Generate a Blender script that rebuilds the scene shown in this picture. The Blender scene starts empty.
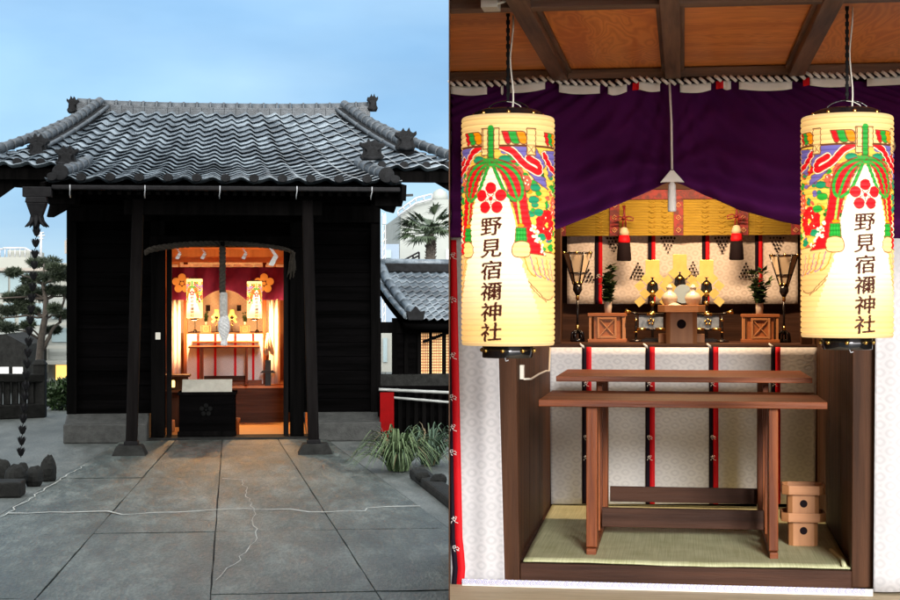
import bpy, bmesh, math, random
import numpy as np
from mathutils import Vector, Matrix
random.seed(7)
PI = math.pi
R_ = math.radians
sc = bpy.context.scene
COL = sc.collection

# ------------------------------------------------------------------ camera
F = 1600.0                      # focal length in photograph pixels (900 wide)
EYE = Vector((0.0, 0.0, 2.0))
cam_d = bpy.data.cameras.new('camera')
cam = bpy.data.objects.new('camera', cam_d)
COL.objects.link(cam)
cam_d.sensor_width = 36.0
cam_d.lens = 36.0 * F / 900.0
cam_d.clip_start = 0.1
cam_d.clip_end = 3000
cam.location = EYE
cam.rotation_euler = (R_(90), 0, 0)
sc.camera = cam

# ------------------------------------------------------------------ sky, sun, exposure
SUN_EL, SUN_AZ = 16.0, 175.0      # low dusk glow behind the camera (azimuth from +Y, clockwise)
world = bpy.data.worlds.new('World')
sc.world = world
world.use_nodes = True
wn, wl = world.node_tree.nodes, world.node_tree.links
wn.clear()
w_out = wn.new('ShaderNodeOutputWorld')
w_bg = wn.new('ShaderNodeBackground')
w_bg.inputs['Strength'].default_value = 0.15
w_sky = wn.new('ShaderNodeTexSky')
w_sky.sky_type = 'NISHITA'
w_sky.sun_disc = False
w_sky.sun_elevation = R_(SUN_EL)
w_sky.sun_rotation = R_(SUN_AZ)
w_sky.ozone_density = 3.0
w_sky.air_density = 1.0
w_sky.dust_density = 0.5
w_tc = wn.new('ShaderNodeTexCoord')
w_map = wn.new('ShaderNodeMapping')
w_map.inputs['Scale'].default_value = (2.2, 2.2, 6.0)
w_no = wn.new('ShaderNodeTexNoise')
w_no.inputs['Scale'].default_value = 1.6
w_no.inputs['Detail'].default_value = 5.0
w_no.inputs['Roughness'].default_value = 0.5
w_rmp = wn.new('ShaderNodeMapRange')
w_rmp.inputs['From Min'].default_value = 0.40
w_rmp.inputs['From Max'].default_value = 0.72
w_rmp.inputs['To Min'].default_value = 0.82
w_rmp.inputs['To Max'].default_value = 0.97
w_mix = wn.new('ShaderNodeMixRGB')
w_mix.inputs['Color2'].default_value = (1.65, 2.85, 4.3, 1)
wl.new(w_tc.outputs['Generated'], w_map.inputs['Vector'])
wl.new(w_map.outputs[0], w_no.inputs['Vector'])
wl.new(w_no.outputs['Fac'], w_rmp.inputs['Value'])
wl.new(w_rmp.outputs[0], w_mix.inputs['Fac'])
wl.new(w_sky.outputs[0], w_mix.inputs['Color1'])
w_sep = wn.new('ShaderNodeSeparateXYZ'); wl.new(w_tc.outputs['Generated'], w_sep.inputs[0])
w_el = wn.new('ShaderNodeMapRange'); w_el.inputs['From Min'].default_value = .22; w_el.inputs['From Max'].default_value = .55
wl.new(w_sep.outputs['Z'], w_el.inputs['Value'])
w_lo = wn.new('ShaderNodeMixRGB'); w_lo.inputs['Color1'].default_value = (.84, 1.60, 2.58, 1); w_lo.inputs['Color2'].default_value = (1.32, 2.06, 2.85, 1)
w_n2 = wn.new('ShaderNodeTexNoise'); w_n2.inputs['Scale'].default_value = 3.0; w_n2.inputs['Detail'].default_value = 6; w_n2.inputs['Roughness'].default_value = .45
w_m2 = wn.new('ShaderNodeMapping'); w_m2.inputs['Scale'].default_value = (1.6, 1.6, 4.5); w_m2.inputs['Location'].default_value = (.3, .2, .1)
wl.new(w_tc.outputs['Generated'], w_m2.inputs[0]); wl.new(w_m2.outputs[0], w_n2.inputs['Vector'])
w_r2 = wn.new('ShaderNodeMapRange'); w_r2.inputs['From Min'].default_value = .36; w_r2.inputs['From Max'].default_value = .62
wl.new(w_n2.outputs['Fac'], w_r2.inputs['Value']); wl.new(w_r2.outputs[0], w_lo.inputs['Fac'])
w_cl = wn.new('ShaderNodeMixRGB'); w_cl.inputs['Color2'].default_value = (5.0, 5.4, 5.6, 1)
wl.new(w_lo.outputs[0], w_cl.inputs['Color1'])
wl.new(w_el.outputs[0], w_cl.inputs['Fac']); wl.new(w_cl.outputs[0], w_mix.inputs['Color2'])
w_gl = wn.new('ShaderNodeMapRange'); w_gl.inputs['From Min'].default_value = .15; w_gl.inputs['From Max'].default_value = -.85   # the bright side of the sky, round the low sun
wl.new(w_sep.outputs['Y'], w_gl.inputs['Value'])
w_gm = wn.new('ShaderNodeMixRGB'); w_gm.inputs['Color2'].default_value = (17.0, 16.2, 15.4, 1)
wl.new(w_gl.outputs[0], w_gm.inputs['Fac']); wl.new(w_mix.outputs[0], w_gm.inputs['Color1'])
wl.new(w_gm.outputs[0], w_bg.inputs['Color'])
wl.new(w_bg.outputs[0], w_out.inputs[0])

sun_d = bpy.data.lights.new('sun', 'SUN')
sun_d.energy = 2.0
sun_d.angle = R_(14)
sun_d.color = (1.0, 0.96, 0.92)
sun = bpy.data.objects.new('sun', sun_d)
COL.objects.link(sun)
_az, _el = R_(SUN_AZ), R_(SUN_EL)
_sd = Vector((math.sin(_az) * math.cos(_el), math.cos(_az) * math.cos(_el), math.sin(_el)))
sun.rotation_euler = (-_sd).to_track_quat('-Z', 'Y').to_euler()

vs = sc.view_settings
vs.view_transform = 'Standard'
vs.look = 'None'
vs.exposure = 1.05
vs.gamma = 1.0
vs.use_curve_mapping = False
sc.render.engine = 'CYCLES'
sc.cycles.use_denoising = True
try:
    sc.cycles.denoiser = 'OPENIMAGEDENOISE'
except Exception:
    pass
sc.cycles.max_bounces = 8
sc.cycles.sample_clamp_indirect = 6.0

# ------------------------------------------------------------------ frames
class Frame:
    """a local set of axes: u along a front, v away from the viewer, w up"""
    def __init__(self, x, y, deg):
        self.o = Vector((x, y, 0)); self.th = R_(deg)
        c, s = math.cos(self.th), math.sin(self.th)
        self.R = Matrix(((c, -s, 0), (s, c, 0), (0, 0, 1)))
        self.Ri = self.R.transposed()
    def world(self, p):
        return self.o + self.R @ Vector(p)
    def loc(self, p):
        return self.Ri @ (Vector(p) - self.o)
    def at(self, px, py, v):
        e = self.loc(EYE)
        d = self.Ri @ Vector(((px - 450) / F, 1.0, (300 - py) / F))
        t = (v - e.y) / d.y
        return e + d * t
    def ground(self, px, py, w=0.0):
        e = self.loc(EYE)
        d = self.Ri @ Vector(((px - 450) / F, 1.0, (300 - py) / F))
        return e + d * ((w - e.z) / d.z)
    def rect(self, x0, x1, y0, y1, v):
        """u0,u1,w_bottom,w_top of a picture rectangle on the plane v"""
        ym, xm = (y0 + y1) / 2, (x0 + x1) / 2
        return (self.at(x0, ym, v).x, self.at(x1, ym, v).x, self.at(xm, y1, v).z, self.at(xm, y0, v).z)
    def mpp(self, px, v):
        return (self.at(px + 1, 300, v).x - self.at(px, 300, v).x)

W = Frame(0, 0, 0)
L = Frame(-3.21, 22.86, 6.0)       # the courtyard with the shrine
A = Frame(1.165, 8.0, -8.3)        # the room with the altar
FR = L
def use(f):
    global FR
    FR = f

# ------------------------------------------------------------------ mesh builder
class MB:
    def __init__(self):
        self.v = []; self.f = []; self.m = []; self.mi = 0; self.sm = []
        self.smooth = False
    def add(self, vs_, fs, smooth=None):
        b = len(self.v)
        self.v.extend([tuple(p) for p in vs_])
        for q in fs:
            self.f.append(tuple(i + b for i in q)); self.m.append(self.mi)
            self.sm.append(self.smooth if smooth is None else smooth)
        return self
    def box(self, u0, u1, v0, v1, w0, w1):
        if u0 > u1: u0, u1 = u1, u0
        if v0 > v1: v0, v1 = v1, v0
        if w0 > w1: w0, w1 = w1, w0
        return self.add([(u0,v0,w0),(u1,v0,w0),(u1,v1,w0),(u0,v1,w0),(u0,v0,w1),(u1,v0,w1),(u1,v1,w1),(u0,v1,w1)],
                        [(0,3,2,1),(4,5,6,7),(0,1,5,4),(1,2,6,5),(2,3,7,6),(3,0,4,7)])
    def taper(self, c, s0, s1, w0, w1, off=(0,0)):
        """box that tapers from half sizes s0 at w0 to s1 at w1"""
        x, y = c
        p = []
        for (s, w, ox, oy) in ((s0, w0, 0, 0), (s1, w1, off[0], off[1])):
            p += [(x+ox-s[0], y+oy-s[1], w), (x+ox+s[0], y+oy-s[1], w), (x+ox+s[0], y+oy+s[1], w), (x+ox-s[0], y+oy+s[1], w)]
        return self.add(p, [(0,3,2,1),(4,5,6,7),(0,1,5,4),(1,2,6,5),(2,3,7,6),(3,0,4,7)])
    def beam(self, a, b, wid, hgt, up=(0,0,1)):
        """square beam from a to b"""
        a, b = Vector(a), Vector(b)
        d = (b - a).normalized(); upv = Vector(up)
        s = d.cross(upv)
        if s.length < 1e-4: s = d.cross(Vector((0,1,0)))
        s.normalize(); t = s.cross(d).normalized()
        p = []
        for c in (a, b):
            p += [c - s*wid/2 - t*hgt/2, c + s*wid/2 - t*hgt/2, c + s*wid/2 + t*hgt/2, c - s*wid/2 + t*hgt/2]
        return self.add(p, [(0,3,2,1),(4,5,6,7),(0,1,5,4),(1,2,6,5),(2,3,7,6),(3,0,4,7)])
    def tube(self, path, r, n=8, cap=True, smooth=True):
        path = [Vector(p) for p in path]
        rs = r if isinstance(r, (list, tuple)) else [r] * len(path)
        b = []; prev = None
        for i, p in enumerate(path):
            if i == 0: d = path[1] - path[0]
            elif i == len(path) - 1: d = path[-1] - path[-2]
            else: d = path[i+1] - path[i-1]
            d.normalize()
            if prev is None:
                h = Vector((0,0,1)) if abs(d.z) < .9 else Vector((0,1,0))
                s = d.cross(h).normalized()
            else:
                s = (prev - d * prev.dot(d)).normalized()
            prev = s; t = d.cross(s)
            for k in range(n):
                a = 2*PI*k/n
                b.append(p + (s*math.cos(a) + t*math.sin(a)) * rs[i])
        fs = []
        for i in range(len(path)-1):
            for k in range(n):
                k2 = (k+1) % n
                fs.append((i*n+k, i*n+k2, (i+1)*n+k2, (i+1)*n+k))
        if cap:
            fs.append(tuple(range(n))[::-1]); fs.append(tuple((len(path)-1)*n + k for k in range(n)))
        return self.add(b, fs, smooth)
    def lathe(self, prof, c, n=20, smooth=True, cap=True, lean=(0,0)):
        """prof: (radius, height) from the bottom up, about the vertical through c=(u,v,w)"""
        c = Vector(c); p = []
        for (r, h) in prof:
            for k in range(n):
                a = 2*PI*k/n
                p.append((c.x + r*math.cos(a) + lean[0]*h, c.y + r*math.sin(a) + lean[1]*h, c.z + h))
        fs = []
        for i in range(len(prof)-1):
            for k in range(n):
                k2 = (k+1) % n
                fs.append((i*n+k, i*n+k2, (i+1)*n+k2, (i+1)*n+k))
        if cap:
            fs.append(tuple(range(n))[::-1]); fs.append(tuple((len(prof)-1)*n + k for k in range(n)))
        return self.add(p, fs, smooth)
    def prism(self, poly, v0, v1):
        """poly of (u,w) points extruded along v"""
        n = len(poly)
        p = [(a, v0, b) for a, b in poly] + [(a, v1, b) for a, b in poly]
        fs = [tuple(range(n)), tuple(range(2*n-1, n-1, -1))]
        for i in range(n):
            j = (i+1) % n
            fs.append((i, i+n, j+n, j))
        return self.add(p, fs)
    def prism3(self, pts, d):
        """closed loop of 3-D points extruded by vector d"""
        n = len(pts); d = Vector(d)
        p = [Vector(q) for q in pts] + [Vector(q) + d for q in pts]
        fs = [tuple(range(n)), tuple(range(2*n-1, n-1, -1))]
        for i in range(n):
            j = (i+1) % n
            fs.append((i, i+n, j+n, j))
        return self.add(p, fs)
    def grid(self, fn, nu, nv, smooth=True, thick=0.0, tdir=(0,1,0)):
        """sheet fn(s,t), s,t in 0..1; optionally closed with a thickness"""
        p = [Vector(fn(i/nu, j/nv)) for j in range(nv+1) for i in range(nu+1)]
        m = nu + 1
        fs = [(j*m+i, j*m+i+1, (j+1)*m+i+1, (j+1)*m+i) for j in range(nv) for i in range(nu)]
        if thick:
            o = len(p); td = Vector(tdir) * thick
            p += [q + td for q in p]
            fs += [tuple(i + o for i in q[::-1]) for q in fs]
            for i in range(nu):
                fs.append((i+1, i, i+o, i+1+o)); k = nv*m
                fs.append((k+i, k+i+1, k+i+1+o, k+i+o))
            for j in range(nv):
                fs.append((j*m, (j+1)*m, (j+1)*m+o, j*m+o)); k = nu
                fs.append(((j+1)*m+k, j*m+k, j*m+k+o, (j+1)*m+k+o))
        return self.add(p, fs, smooth)

def blob(mb, c, r, n=10, m=7, rough=.25, seed=0, flat=None):
    """irregular stone"""
    rnd = random.Random(seed)
    c = Vector(c)
    ph = [(rnd.uniform(0, 6.3), rnd.uniform(0, 6.3), rnd.uniform(1, 3)) for _ in range(5)]
    p = []; fs = []
    for j in range(m+1):
        th = PI*j/m
        for i in range(n):
            a = 2*PI*i/n
            q = 1 + rough*sum(math.sin(a*round(f)+x)*math.sin(th*f+y) for x, y, f in ph)/2.2 + rnd.uniform(-.04, .04)
            if j in (0, m): q = 1
            z = math.cos(th)*r[2]*q
            if flat is not None: z = max(z, flat)
            p.append((c.x+math.sin(th)*math.cos(a)*r[0]*q, c.y+math.sin(th)*math.sin(a)*r[1]*q, c.z+z))
    for j in range(m):
        for i in range(n):
            i2 = (i+1) % n
            fs.append((j*n+i, (j+1)*n+i, (j+1)*n+i2, j*n+i2))
    return mb.add(p, fs, False)

BASE = {}
def tag(o, label=None, cat=None, group=None, kind=None):
    if label: o['label'] = label
    if cat: o['category'] = cat
    if group: o['group'] = group
    if kind: o['kind'] = kind
    return o
def thing(name, label, cat, base, group=None):
    o = bpy.data.objects.new(name, None)
    o.empty_display_size = 0.1
    COL.objects.link(o)
    o.location = FR.world(base); o.rotation_euler = (0, 0, FR.th)
    BASE[o.name] = Vector(base)
    return tag(o, label, cat, group)
def obj(name, mb, mat, parent=None, base=None, bevel=0, label=None, cat=None, group=None, kind=None, subsurf=0):
    me = bpy.data.meshes.new(name)
    if parent is not None: b = BASE[parent.name]
    elif base is not None: b = Vector(base)
    else:
        xs = [p[0] for p in mb.v]; ys = [p[1] for p in mb.v]; zs = [p[2] for p in mb.v]
        b = Vector(((min(xs)+max(xs))/2, (min(ys)+max(ys))/2, min(zs)))
    me.from_pydata([(p[0]-b.x, p[1]-b.y, p[2]-b.z) for p in mb.v], [], mb.f)
    mats = mat if isinstance(mat, (list, tuple)) else [mat]
    for m in mats: me.materials.append(m)
    if len(mats) > 1: me.polygons.foreach_set('material_index', mb.m)
    me.polygons.foreach_set('use_smooth', mb.sm)
    me.update()
    o = bpy.data.objects.new(name, me)
    COL.objects.link(o)
    if parent is not None:
        o.parent = parent
    else:
        o.location = FR.world(b); o.rotation_euler = (0, 0, FR.th)
    BASE[o.name] = b
    if bevel:
        md = o.modifiers.new('edge', 'BEVEL'); md.width = bevel; md.segments = 2; md.limit_method = 'ANGLE'; md.angle_limit = R_(40)
    if subsurf:
        md = o.modifiers.new('sub', 'SUBSURF'); md.levels = subsurf; md.render_levels = subsurf
    return tag(o, label, cat, group, kind)
def kids(o):
    return [c for c in bpy.data.objects if c.parent == o]
def dup(root, base, scale=1.0, label=None, group=None, turn=0.0, rotz=None):
    def cp(o, par):
        c = o.copy(); COL.objects.link(c)
        if par is not None: c.parent = par
        for ch in kids(o): cp(ch, c)
        return c
    r = cp(root, None)
    r.location = FR.world(base); r.rotation_euler = (root.rotation_euler.x if 0 else 0, 0, (FR.th if rotz is None else rotz) + turn)
    r.scale = (scale,)*3 if not isinstance(scale, tuple) else scale
    BASE[r.name] = Vector(base)
    if label: r['label'] = label
    if group: r['group'] = group
    elif 'group' in r and group == '': del r['group']
    return r

# ------------------------------------------------------------------ materials
def srgb(r, g, b):
    f = lambda c: (c/255/12.92) if c <= 10 else ((c/255+0.055)/1.055)**2.4
    return (f(r), f(g), f(b))
def nodes(name):
    m = bpy.data.materials.new(name); m.use_nodes = True
    nt = m.node_tree; b = nt.nodes['Principled BSDF']
    return m, nt, b
def N(nt, t, **kw):
    n = nt.nodes.new(t)
    for k, v in kw.items():
        if k.startswith('_'): setattr(n, k[1:], v)
        else: n.inputs[k.replace('__', ' ')].default_value = v
    return n
def math_(nt, op, a, b=None):
    n = nt.nodes.new('ShaderNodeMath'); n.operation = op
    for i, x in enumerate((a, b)):
        if x is None: continue
        if isinstance(x, (int, float)): n.inputs[i].default_value = x
        else: nt.links.new(x, n.inputs[i])
    return n.outputs[0]
def mat(name, c, c2=None, rough=.6, scale=6, stretch=(1,1,1), bump=.15, bscale=None, metal=0, spec=.5, detail=6, contrast=(.3,.7), emit=0, bstretch=None, coat=0, sheen=0, trans=0):
    m, nt, b = nodes(name)
    tc = N(nt, 'ShaderNodeTexCoord'); mp = N(nt, 'ShaderNodeMapping', Scale=stretch)
    nt.links.new(tc.outputs['Object'], mp.inputs[0])
    no = N(nt, 'ShaderNodeTexNoise', Scale=scale, Detail=detail, Roughness=.6)
    nt.links.new(mp.outputs[0], no.inputs['Vector'])
    cr = N(nt, 'ShaderNodeValToRGB')
    c2 = c2 or tuple(x*.7 for x in c)
    cr.color_ramp.elements[0].position = contrast[0]; cr.color_ramp.elements[1].position = contrast[1]
    cr.color_ramp.elements[0].color = (*c2, 1); cr.color_ramp.elements[1].color = (*c, 1)
    nt.links.new(no.outputs['Fac'], cr.inputs[0])
    nt.links.new(cr.outputs[0], b.inputs['Base Color'])
    b.inputs['Roughness'].default_value = rough
    b.inputs['Metallic'].default_value = metal
    b.inputs['Specular IOR Level'].default_value = spec
    if coat: b.inputs['Coat Weight'].default_value = coat
    if sheen: b.inputs['Sheen Weight'].default_value = sheen
    if emit:
        nt.links.new(cr.outputs[0], b.inputs['Emission Color']); b.inputs['Emission Strength'].default_value = emit
    if bump:
        mp2 = N(nt, 'ShaderNodeMapping', Scale=bstretch or stretch)
        nt.links.new(tc.outputs['Object'], mp2.inputs[0])
        n2 = N(nt, 'ShaderNodeTexNoise', Scale=bscale or scale*4, Detail=8, Roughness=.65)
        nt.links.new(mp2.outputs[0], n2.inputs['Vector'])
        bp = N(nt, 'ShaderNodeBump', Strength=bump, Distance=.02)
        nt.links.new(n2.outputs['Fac'], bp.inputs['Height'])
        nt.links.new(bp.outputs[0], b.inputs['Normal'])
    return m
def wood(name, c, c2, axis='x', scale=14, rough=.5, spec=.4, ring=False, bump=.25):
    """grain runs along axis"""
    st = {'x': (.06, 1, 1), 'y': (1, .06, 1), 'z': (1, 1, .06)}[axis]
    m = mat(name, c, c2, rough=rough, scale=scale, stretch=st, bump=bump, bscale=scale*3, spec=spec, contrast=(.36, .64), detail=8)
    if ring:
        nt = m.node_tree
        cr = [n for n in nt.nodes if n.type == 'VALTORGB'][0]
        no = [n for n in nt.nodes if n.type == 'TEX_NOISE'][0]
        tc = [n for n in nt.nodes if n.type == 'TEX_COORD'][0]
        st2 = {'x': (.35, 1.6, 1), 'y': (1.6, .35, 1), 'z': (1.6, 1, .35)}[axis]
        mp = N(nt, 'ShaderNodeMapping', Scale=st2)
        nt.links.new(tc.outputs['Object'], mp.inputs[0])
        big = N(nt, 'ShaderNodeTexNoise', Scale=3.2, Detail=2, Distortion=.5)
        nt.links.new(mp.outputs[0], big.inputs['Vector'])
        s = math_(nt, 'MULTIPLY', big.outputs['Fac'], 130.0)
        s = math_(nt, 'SINE', s)
        s = math_(nt, 'MULTIPLY', s, .09)
        s = math_(nt, 'ADD', s, no.outputs['Fac'])
        nt.links.new(s, cr.inputs[0])
    return m
def brocade(name, c, c2, p=.085, q=.07, rough=.55, amt=.8):
    m, nt, b = nodes(name)
    tc = N(nt, 'ShaderNodeTexCoord'); sp = N(nt, 'ShaderNodeSeparateXYZ')
    nt.links.new(tc.outputs['Object'], sp.inputs[0])
    u = math_(nt, 'DIVIDE', sp.outputs['X'], p); w = math_(nt, 'DIVIDE', sp.outputs['Z'], q)
    ds = []
    for o in (0.0, .5):
        a = math_(nt, 'ADD', u, o + 50); c_ = math_(nt, 'ADD', w, o + 50)
        a = math_(nt, 'SUBTRACT', math_(nt, 'FRACT', a), .5); c_ = math_(nt, 'SUBTRACT', math_(nt, 'FRACT', c_), .5)
        a = math_(nt, 'POWER', math_(nt, 'ABSOLUTE', a), 1.6); c_ = math_(nt, 'POWER', math_(nt, 'ABSOLUTE', c_), 1.6)
        ds.append(math_(nt, 'ADD', a, c_))
    d = math_(nt, 'MINIMUM', ds[0], ds[1])
    d = math_(nt, 'POWER', d, .6)
    s = math_(nt, 'SINE', math_(nt, 'MULTIPLY', d, 21.0))
    s = math_(nt, 'ADD', math_(nt, 'MULTIPLY', s, .5 * amt), .5)
    no = N(nt, 'ShaderNodeTexNoise', Scale=4, Detail=5)
    nt.links.new(tc.outputs['Object'], no.inputs['Vector'])
    s2 = math_(nt, 'MULTIPLY', s, math_(nt, 'MULTIPLY', math_(nt, 'ADD', no.outputs['Fac'], -.15), 2.6))
    mx = N(nt, 'ShaderNodeMixRGB', Color1=(*c2, 1), Color2=(*c, 1))
    nt.links.new(s2, mx.inputs['Fac'])
    nt.links.new(mx.outputs[0], b.inputs['Base Color'])
    b.inputs['Roughness'].default_value = rough
    b.inputs['Sheen Weight'].default_value = .2
    bp = N(nt, 'ShaderNodeBump', Strength=.12, Distance=.003)
    nt.links.new(s, bp.inputs['Height']); nt.links.new(bp.outputs[0], b.inputs['Normal'])
    return m
def lamp_mat(name, c, strength):
    m, nt, b = nodes(name)
    b.inputs['Base Color'].default_value = (*c, 1)
    b.inputs['Emission Color'].default_value = (*c, 1)
    b.inputs['Emission Strength'].default_value = strength
    return m

M = {}
M['black_wood'] = wood('black stained wood', (.0045, .0042, .0042), (.002, .002, .002), 'z', 10, rough=.9, spec=.0)
M['black_plank'] = wood('black stained planks', (.003, .0028, .003), (.0012, .0012, .0012), 'x', 9, rough=.9, spec=.0)
M['post_wood'] = wood('dark post wood', (.009, .008, .008), (.004, .0035, .0035), 'z', 12, rough=.85, spec=.02)
M['tile'] = mat('grey roof tile', (.55, .58, .60), (.26, .28, .30), rough=.34, scale=9, bump=.2, bscale=60, spec=.6, contrast=(.3, .62))
M['tile_mid'] = mat('ridge tile', (.075, .092, .108), (.028, .035, .042), rough=.45, scale=14, bump=.3)
M['tile_dark'] = mat('old dark tile', (.014, .015, .017), (.005, .0055, .006), rough=.7, scale=14, bump=.3, spec=.12)
M['slab'] = mat('worn paving slab', (.155, .165, .160), (.055, .062, .058), rough=.55, scale=1.9, bump=.6, bscale=26, spec=.35, detail=12, contrast=(.32, .68))
M['joint'] = mat('dark soil', (.025, .027, .027), (.012, .013, .012), rough=.9, scale=12, bump=.4)
M['white_line'] = mat('pale mortar', (.36, .37, .35), (.22, .23, .21), rough=.8, scale=20)
M['concrete'] = mat('grey concrete ground', (.22, .235, .24), (.11, .12, .12), rough=.7, scale=2.2, bump=.3, bscale=40, detail=12)
M['stone'] = mat('weathered stone', (.042, .045, .043), (.015, .017, .016), rough=.75, scale=9, bump=.5, bscale=30, detail=10)
M['stone_dark'] = mat('dark wet stone', (.020, .021, .020), (.007, .0075, .007), spec=.12, rough=.8, scale=9, bump=.6, bscale=30, detail=10)
M['iron'] = mat('blackened copper', (.010, .010, .011), (.004, .004, .005), rough=.6, scale=14, spec=.12, bump=.2)
M['rope'] = mat('straw rope', (.60, .60, .56), (.32, .31, .28), rough=.9, scale=30, bump=.4)
M['rope_dark'] = mat('old brown rope', (.050, .040, .028), (.020, .016, .011), rough=.9, scale=30, bump=.4)
M['rope_pale'] = mat('pale woven rope', (.80, .82, .82), (.45, .45, .44), rough=.85, scale=40, bump=.5)
M['paper'] = mat('white paper', (.88, .88, .88), (.62, .62, .6), rough=.8, scale=9, bump=.05)
M['beige_board'] = mat('pale beige board', (.36, .36, .31), (.28, .28, .24), rough=.7, scale=12, bump=.05)
M['wood_red'] = wood('red brown table wood', (.25, .066, .016), (.09, .021, .006), 'x', 16, rough=.45, spec=.25)
M['wood_redz'] = wood('red brown leg wood', (.29, .078, .019), (.11, .026, .007), 'z', 16, rough=.45, spec=.25)
M['wood_dark'] = wood('dark brown frame wood', (.090, .038, .018), (.034, .015, .008), 'z', 12, rough=.6, spec=.15)
M['wood_darkx'] = wood('dark brown sill wood', (.080, .036, .022), (.032, .014, .009), 'x', 12, rough=.6, spec=.15)
M['wood_beam'] = wood('grey brown ceiling beam', (.22, .12, .075), (.085, .045, .028), 'y', 20, rough=.55)
M['wood_beamx'] = wood('grey brown cross beam', (.21, .115, .072), (.08, .043, .027), 'x', 20, rough=.55)
M['ply'] = wood('orange plywood', (.95, .35, .085), (.70, .20, .04), 'y', 5, rough=.42, ring=True, bump=.05)
M['plyx'] = wood('orange plywood cross grain', (.95, .36, .09), (.70, .21, .045), 'x', 5, rough=.42, ring=True, bump=.05)
M['hinoki'] = wood('warm cypress', (.50, .235, .10), (.36, .155, .06), 'z', 9, rough=.42, ring=False, bump=.08)
M['hinokix'] = wood('warm cypress cross', (.52, .24, .105), (.37, .16, .062), 'x', 9, rough=.42, bump=.08)
M['sanbo'] = wood('orange cypress stand', (.40, .135, .042), (.25, .08, .024), 'x', 8, rough=.45, bump=.06)
M['floor'] = wood('pale straw floor', (.66, .56, .38), (.52, .43, .28), 'x', 40, rough=.7)
M['purple_lit'] = mat('purple cloth lit copy', (.15, .018, .085), (.09, .010, .055), rough=.85, scale=4, bump=.1, spec=.1)  # the purple cloth again, with the hall's warm lamplight put into its colour
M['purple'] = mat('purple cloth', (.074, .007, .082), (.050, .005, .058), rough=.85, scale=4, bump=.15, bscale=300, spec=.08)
M['brocade'] = brocade('white brocade', (.60, .60, .63), (.49, .50, .53), .10, .085)
M['brocade_low'] = brocade('white brocade low', (.72, .73, .75), (.59, .60, .63), .105, .075)
M['brocade_back'] = brocade('cream brocade', (.70, .64, .60), (.52, .46, .42), .085, .07)
M['red'] = mat('red ribbon', (.70, .006, .014), (.58, .005, .012), rough=.6, scale=8, bump=.05, spec=.2)
M['black_rib'] = mat('black ribbon', (.010, .005, .014), (.006, .003, .009), rough=.7, spec=.15, scale=8, bump=.05)
M['white'] = mat('white cloth', (.86, .85, .84), (.78, .77, .76), rough=.7, scale=8, bump=.1)
M['yellow_blind'] = mat('yellow bamboo blind', (.58, .40, .045), (.40, .26, .028), rough=.6, scale=6, stretch=(1, 1, 40), bump=.4)
M['yellow_plain'] = mat('golden cloth', (.52, .34, .03), (.42, .26, .02), rough=.6, scale=9, bump=.1)
M['gold'] = mat('gold', (.95, .66, .22), (.85, .52, .14), rough=.22, scale=9, metal=1.0, bump=.05)
M['gold_pale'] = mat('pale gold paper', (.95, .76, .28), (.74, .52, .12), rough=.30, scale=5, metal=.5, bump=.05)
M['lacquer'] = mat('black lacquer', (.012, .010, .011), (.008, .007, .008), rough=.18, scale=6, bump=0, spec=.6)
M['cream_cloth'] = mat('cream silk', (.62, .50, .36), (.50, .40, .28), rough=.7, scale=8, bump=.1)
M['ceramic'] = mat('white ceramic', (.56, .48, .40), (.50, .43, .35), rough=.18, scale=4, bump=0, spec=.6)
M['mirror'] = mat('polished mirror', (.36, .46, .54), (.30, .40, .50), rough=.15, scale=3, metal=.2, bump=0)
M['blue_panel'] = mat('blue grey brocade panel', (.22, .28, .38), (.10, .14, .20), rough=.4, scale=22, bump=.1, contrast=(.42, .58))
M['leaf'] = mat('dark glossy leaves', (.045, .085, .028), (.016, .034, .012), rough=.35, scale=9, bump=.1)
M['needle'] = mat('pine needles', (.050, .072, .035), (.018, .028, .016), rough=.6, scale=3, bump=0)
M['palm_leaf'] = mat('palm fronds', (.055, .085, .045), (.022, .034, .018), rough=.5, scale=3, bump=0)
M['bark'] = mat('rough bark', (.09, .075, .06), (.035, .03, .025), rough=.9, scale=9, bump=.6, bscale=25)
M['grass_blade'] = mat('pale striped blades', (.11, .17, .12), (.02, .04, .025), spec=.15, rough=.7, scale=14, bump=0)
M['straw_dead'] = mat('dead brown blades', (.18, .14, .07), (.08, .06, .03), rough=.7, scale=14, bump=0)
M['grass_white'] = mat('cream edged blades', (.17, .235, .12), (.022, .045, .016), spec=.15, rough=.7, scale=14, bump=0)
M['render_white'] = mat('pale rendered wall', (.26, .275, .25), (.21, .22, .20), rough=.8, scale=.6, bump=.05)
M['render_cream'] = mat('cream rendered wall', (.25, .275, .26), (.20, .22, .21), rough=.8, scale=.8, bump=.05)
M['render_tan'] = mat('tan rendered wall', (.26, .24, .21), (.21, .19, .17), rough=.8, scale=.8, bump=.05)
M['render_blue'] = mat('blue grey sheet roof', (.17, .23, .30), (.13, .18, .24), rough=.6, scale=.8, bump=.05)
M['window_glass'] = mat('pale window glass', (.24, .31, .33), (.18, .25, .27), rough=.15, scale=.5, bump=0)
M['metal_grey'] = mat('grey painted steel', (.40, .42, .44), (.30, .32, .34), rough=.5, scale=3, bump=0)
M['red_paint'] = mat('red painted board', (.20, .002, .003), (.14, .002, .002), spec=.05, rough=.7, scale=6, bump=.05)
M['bamboo'] = mat('grey weathered bamboo', (.36, .38, .37), (.18, .19, .18), rough=.4, scale=14, stretch=(.2, 1, 1), bump=.1)
M['plastic'] = mat('white plastic', (.72, .70, .62), (.66, .64, .56), rough=.35, scale=5, bump=0)
M['mat_floor'] = mat('worn straw floor', (.48, .30, .13), (.34, .20, .08), rough=.6, scale=4, stretch=(1, 6, 1), bump=.2)
M['shoji_glow'] = lamp_mat('lit paper window', srgb(255, 200, 135), .42)
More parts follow.
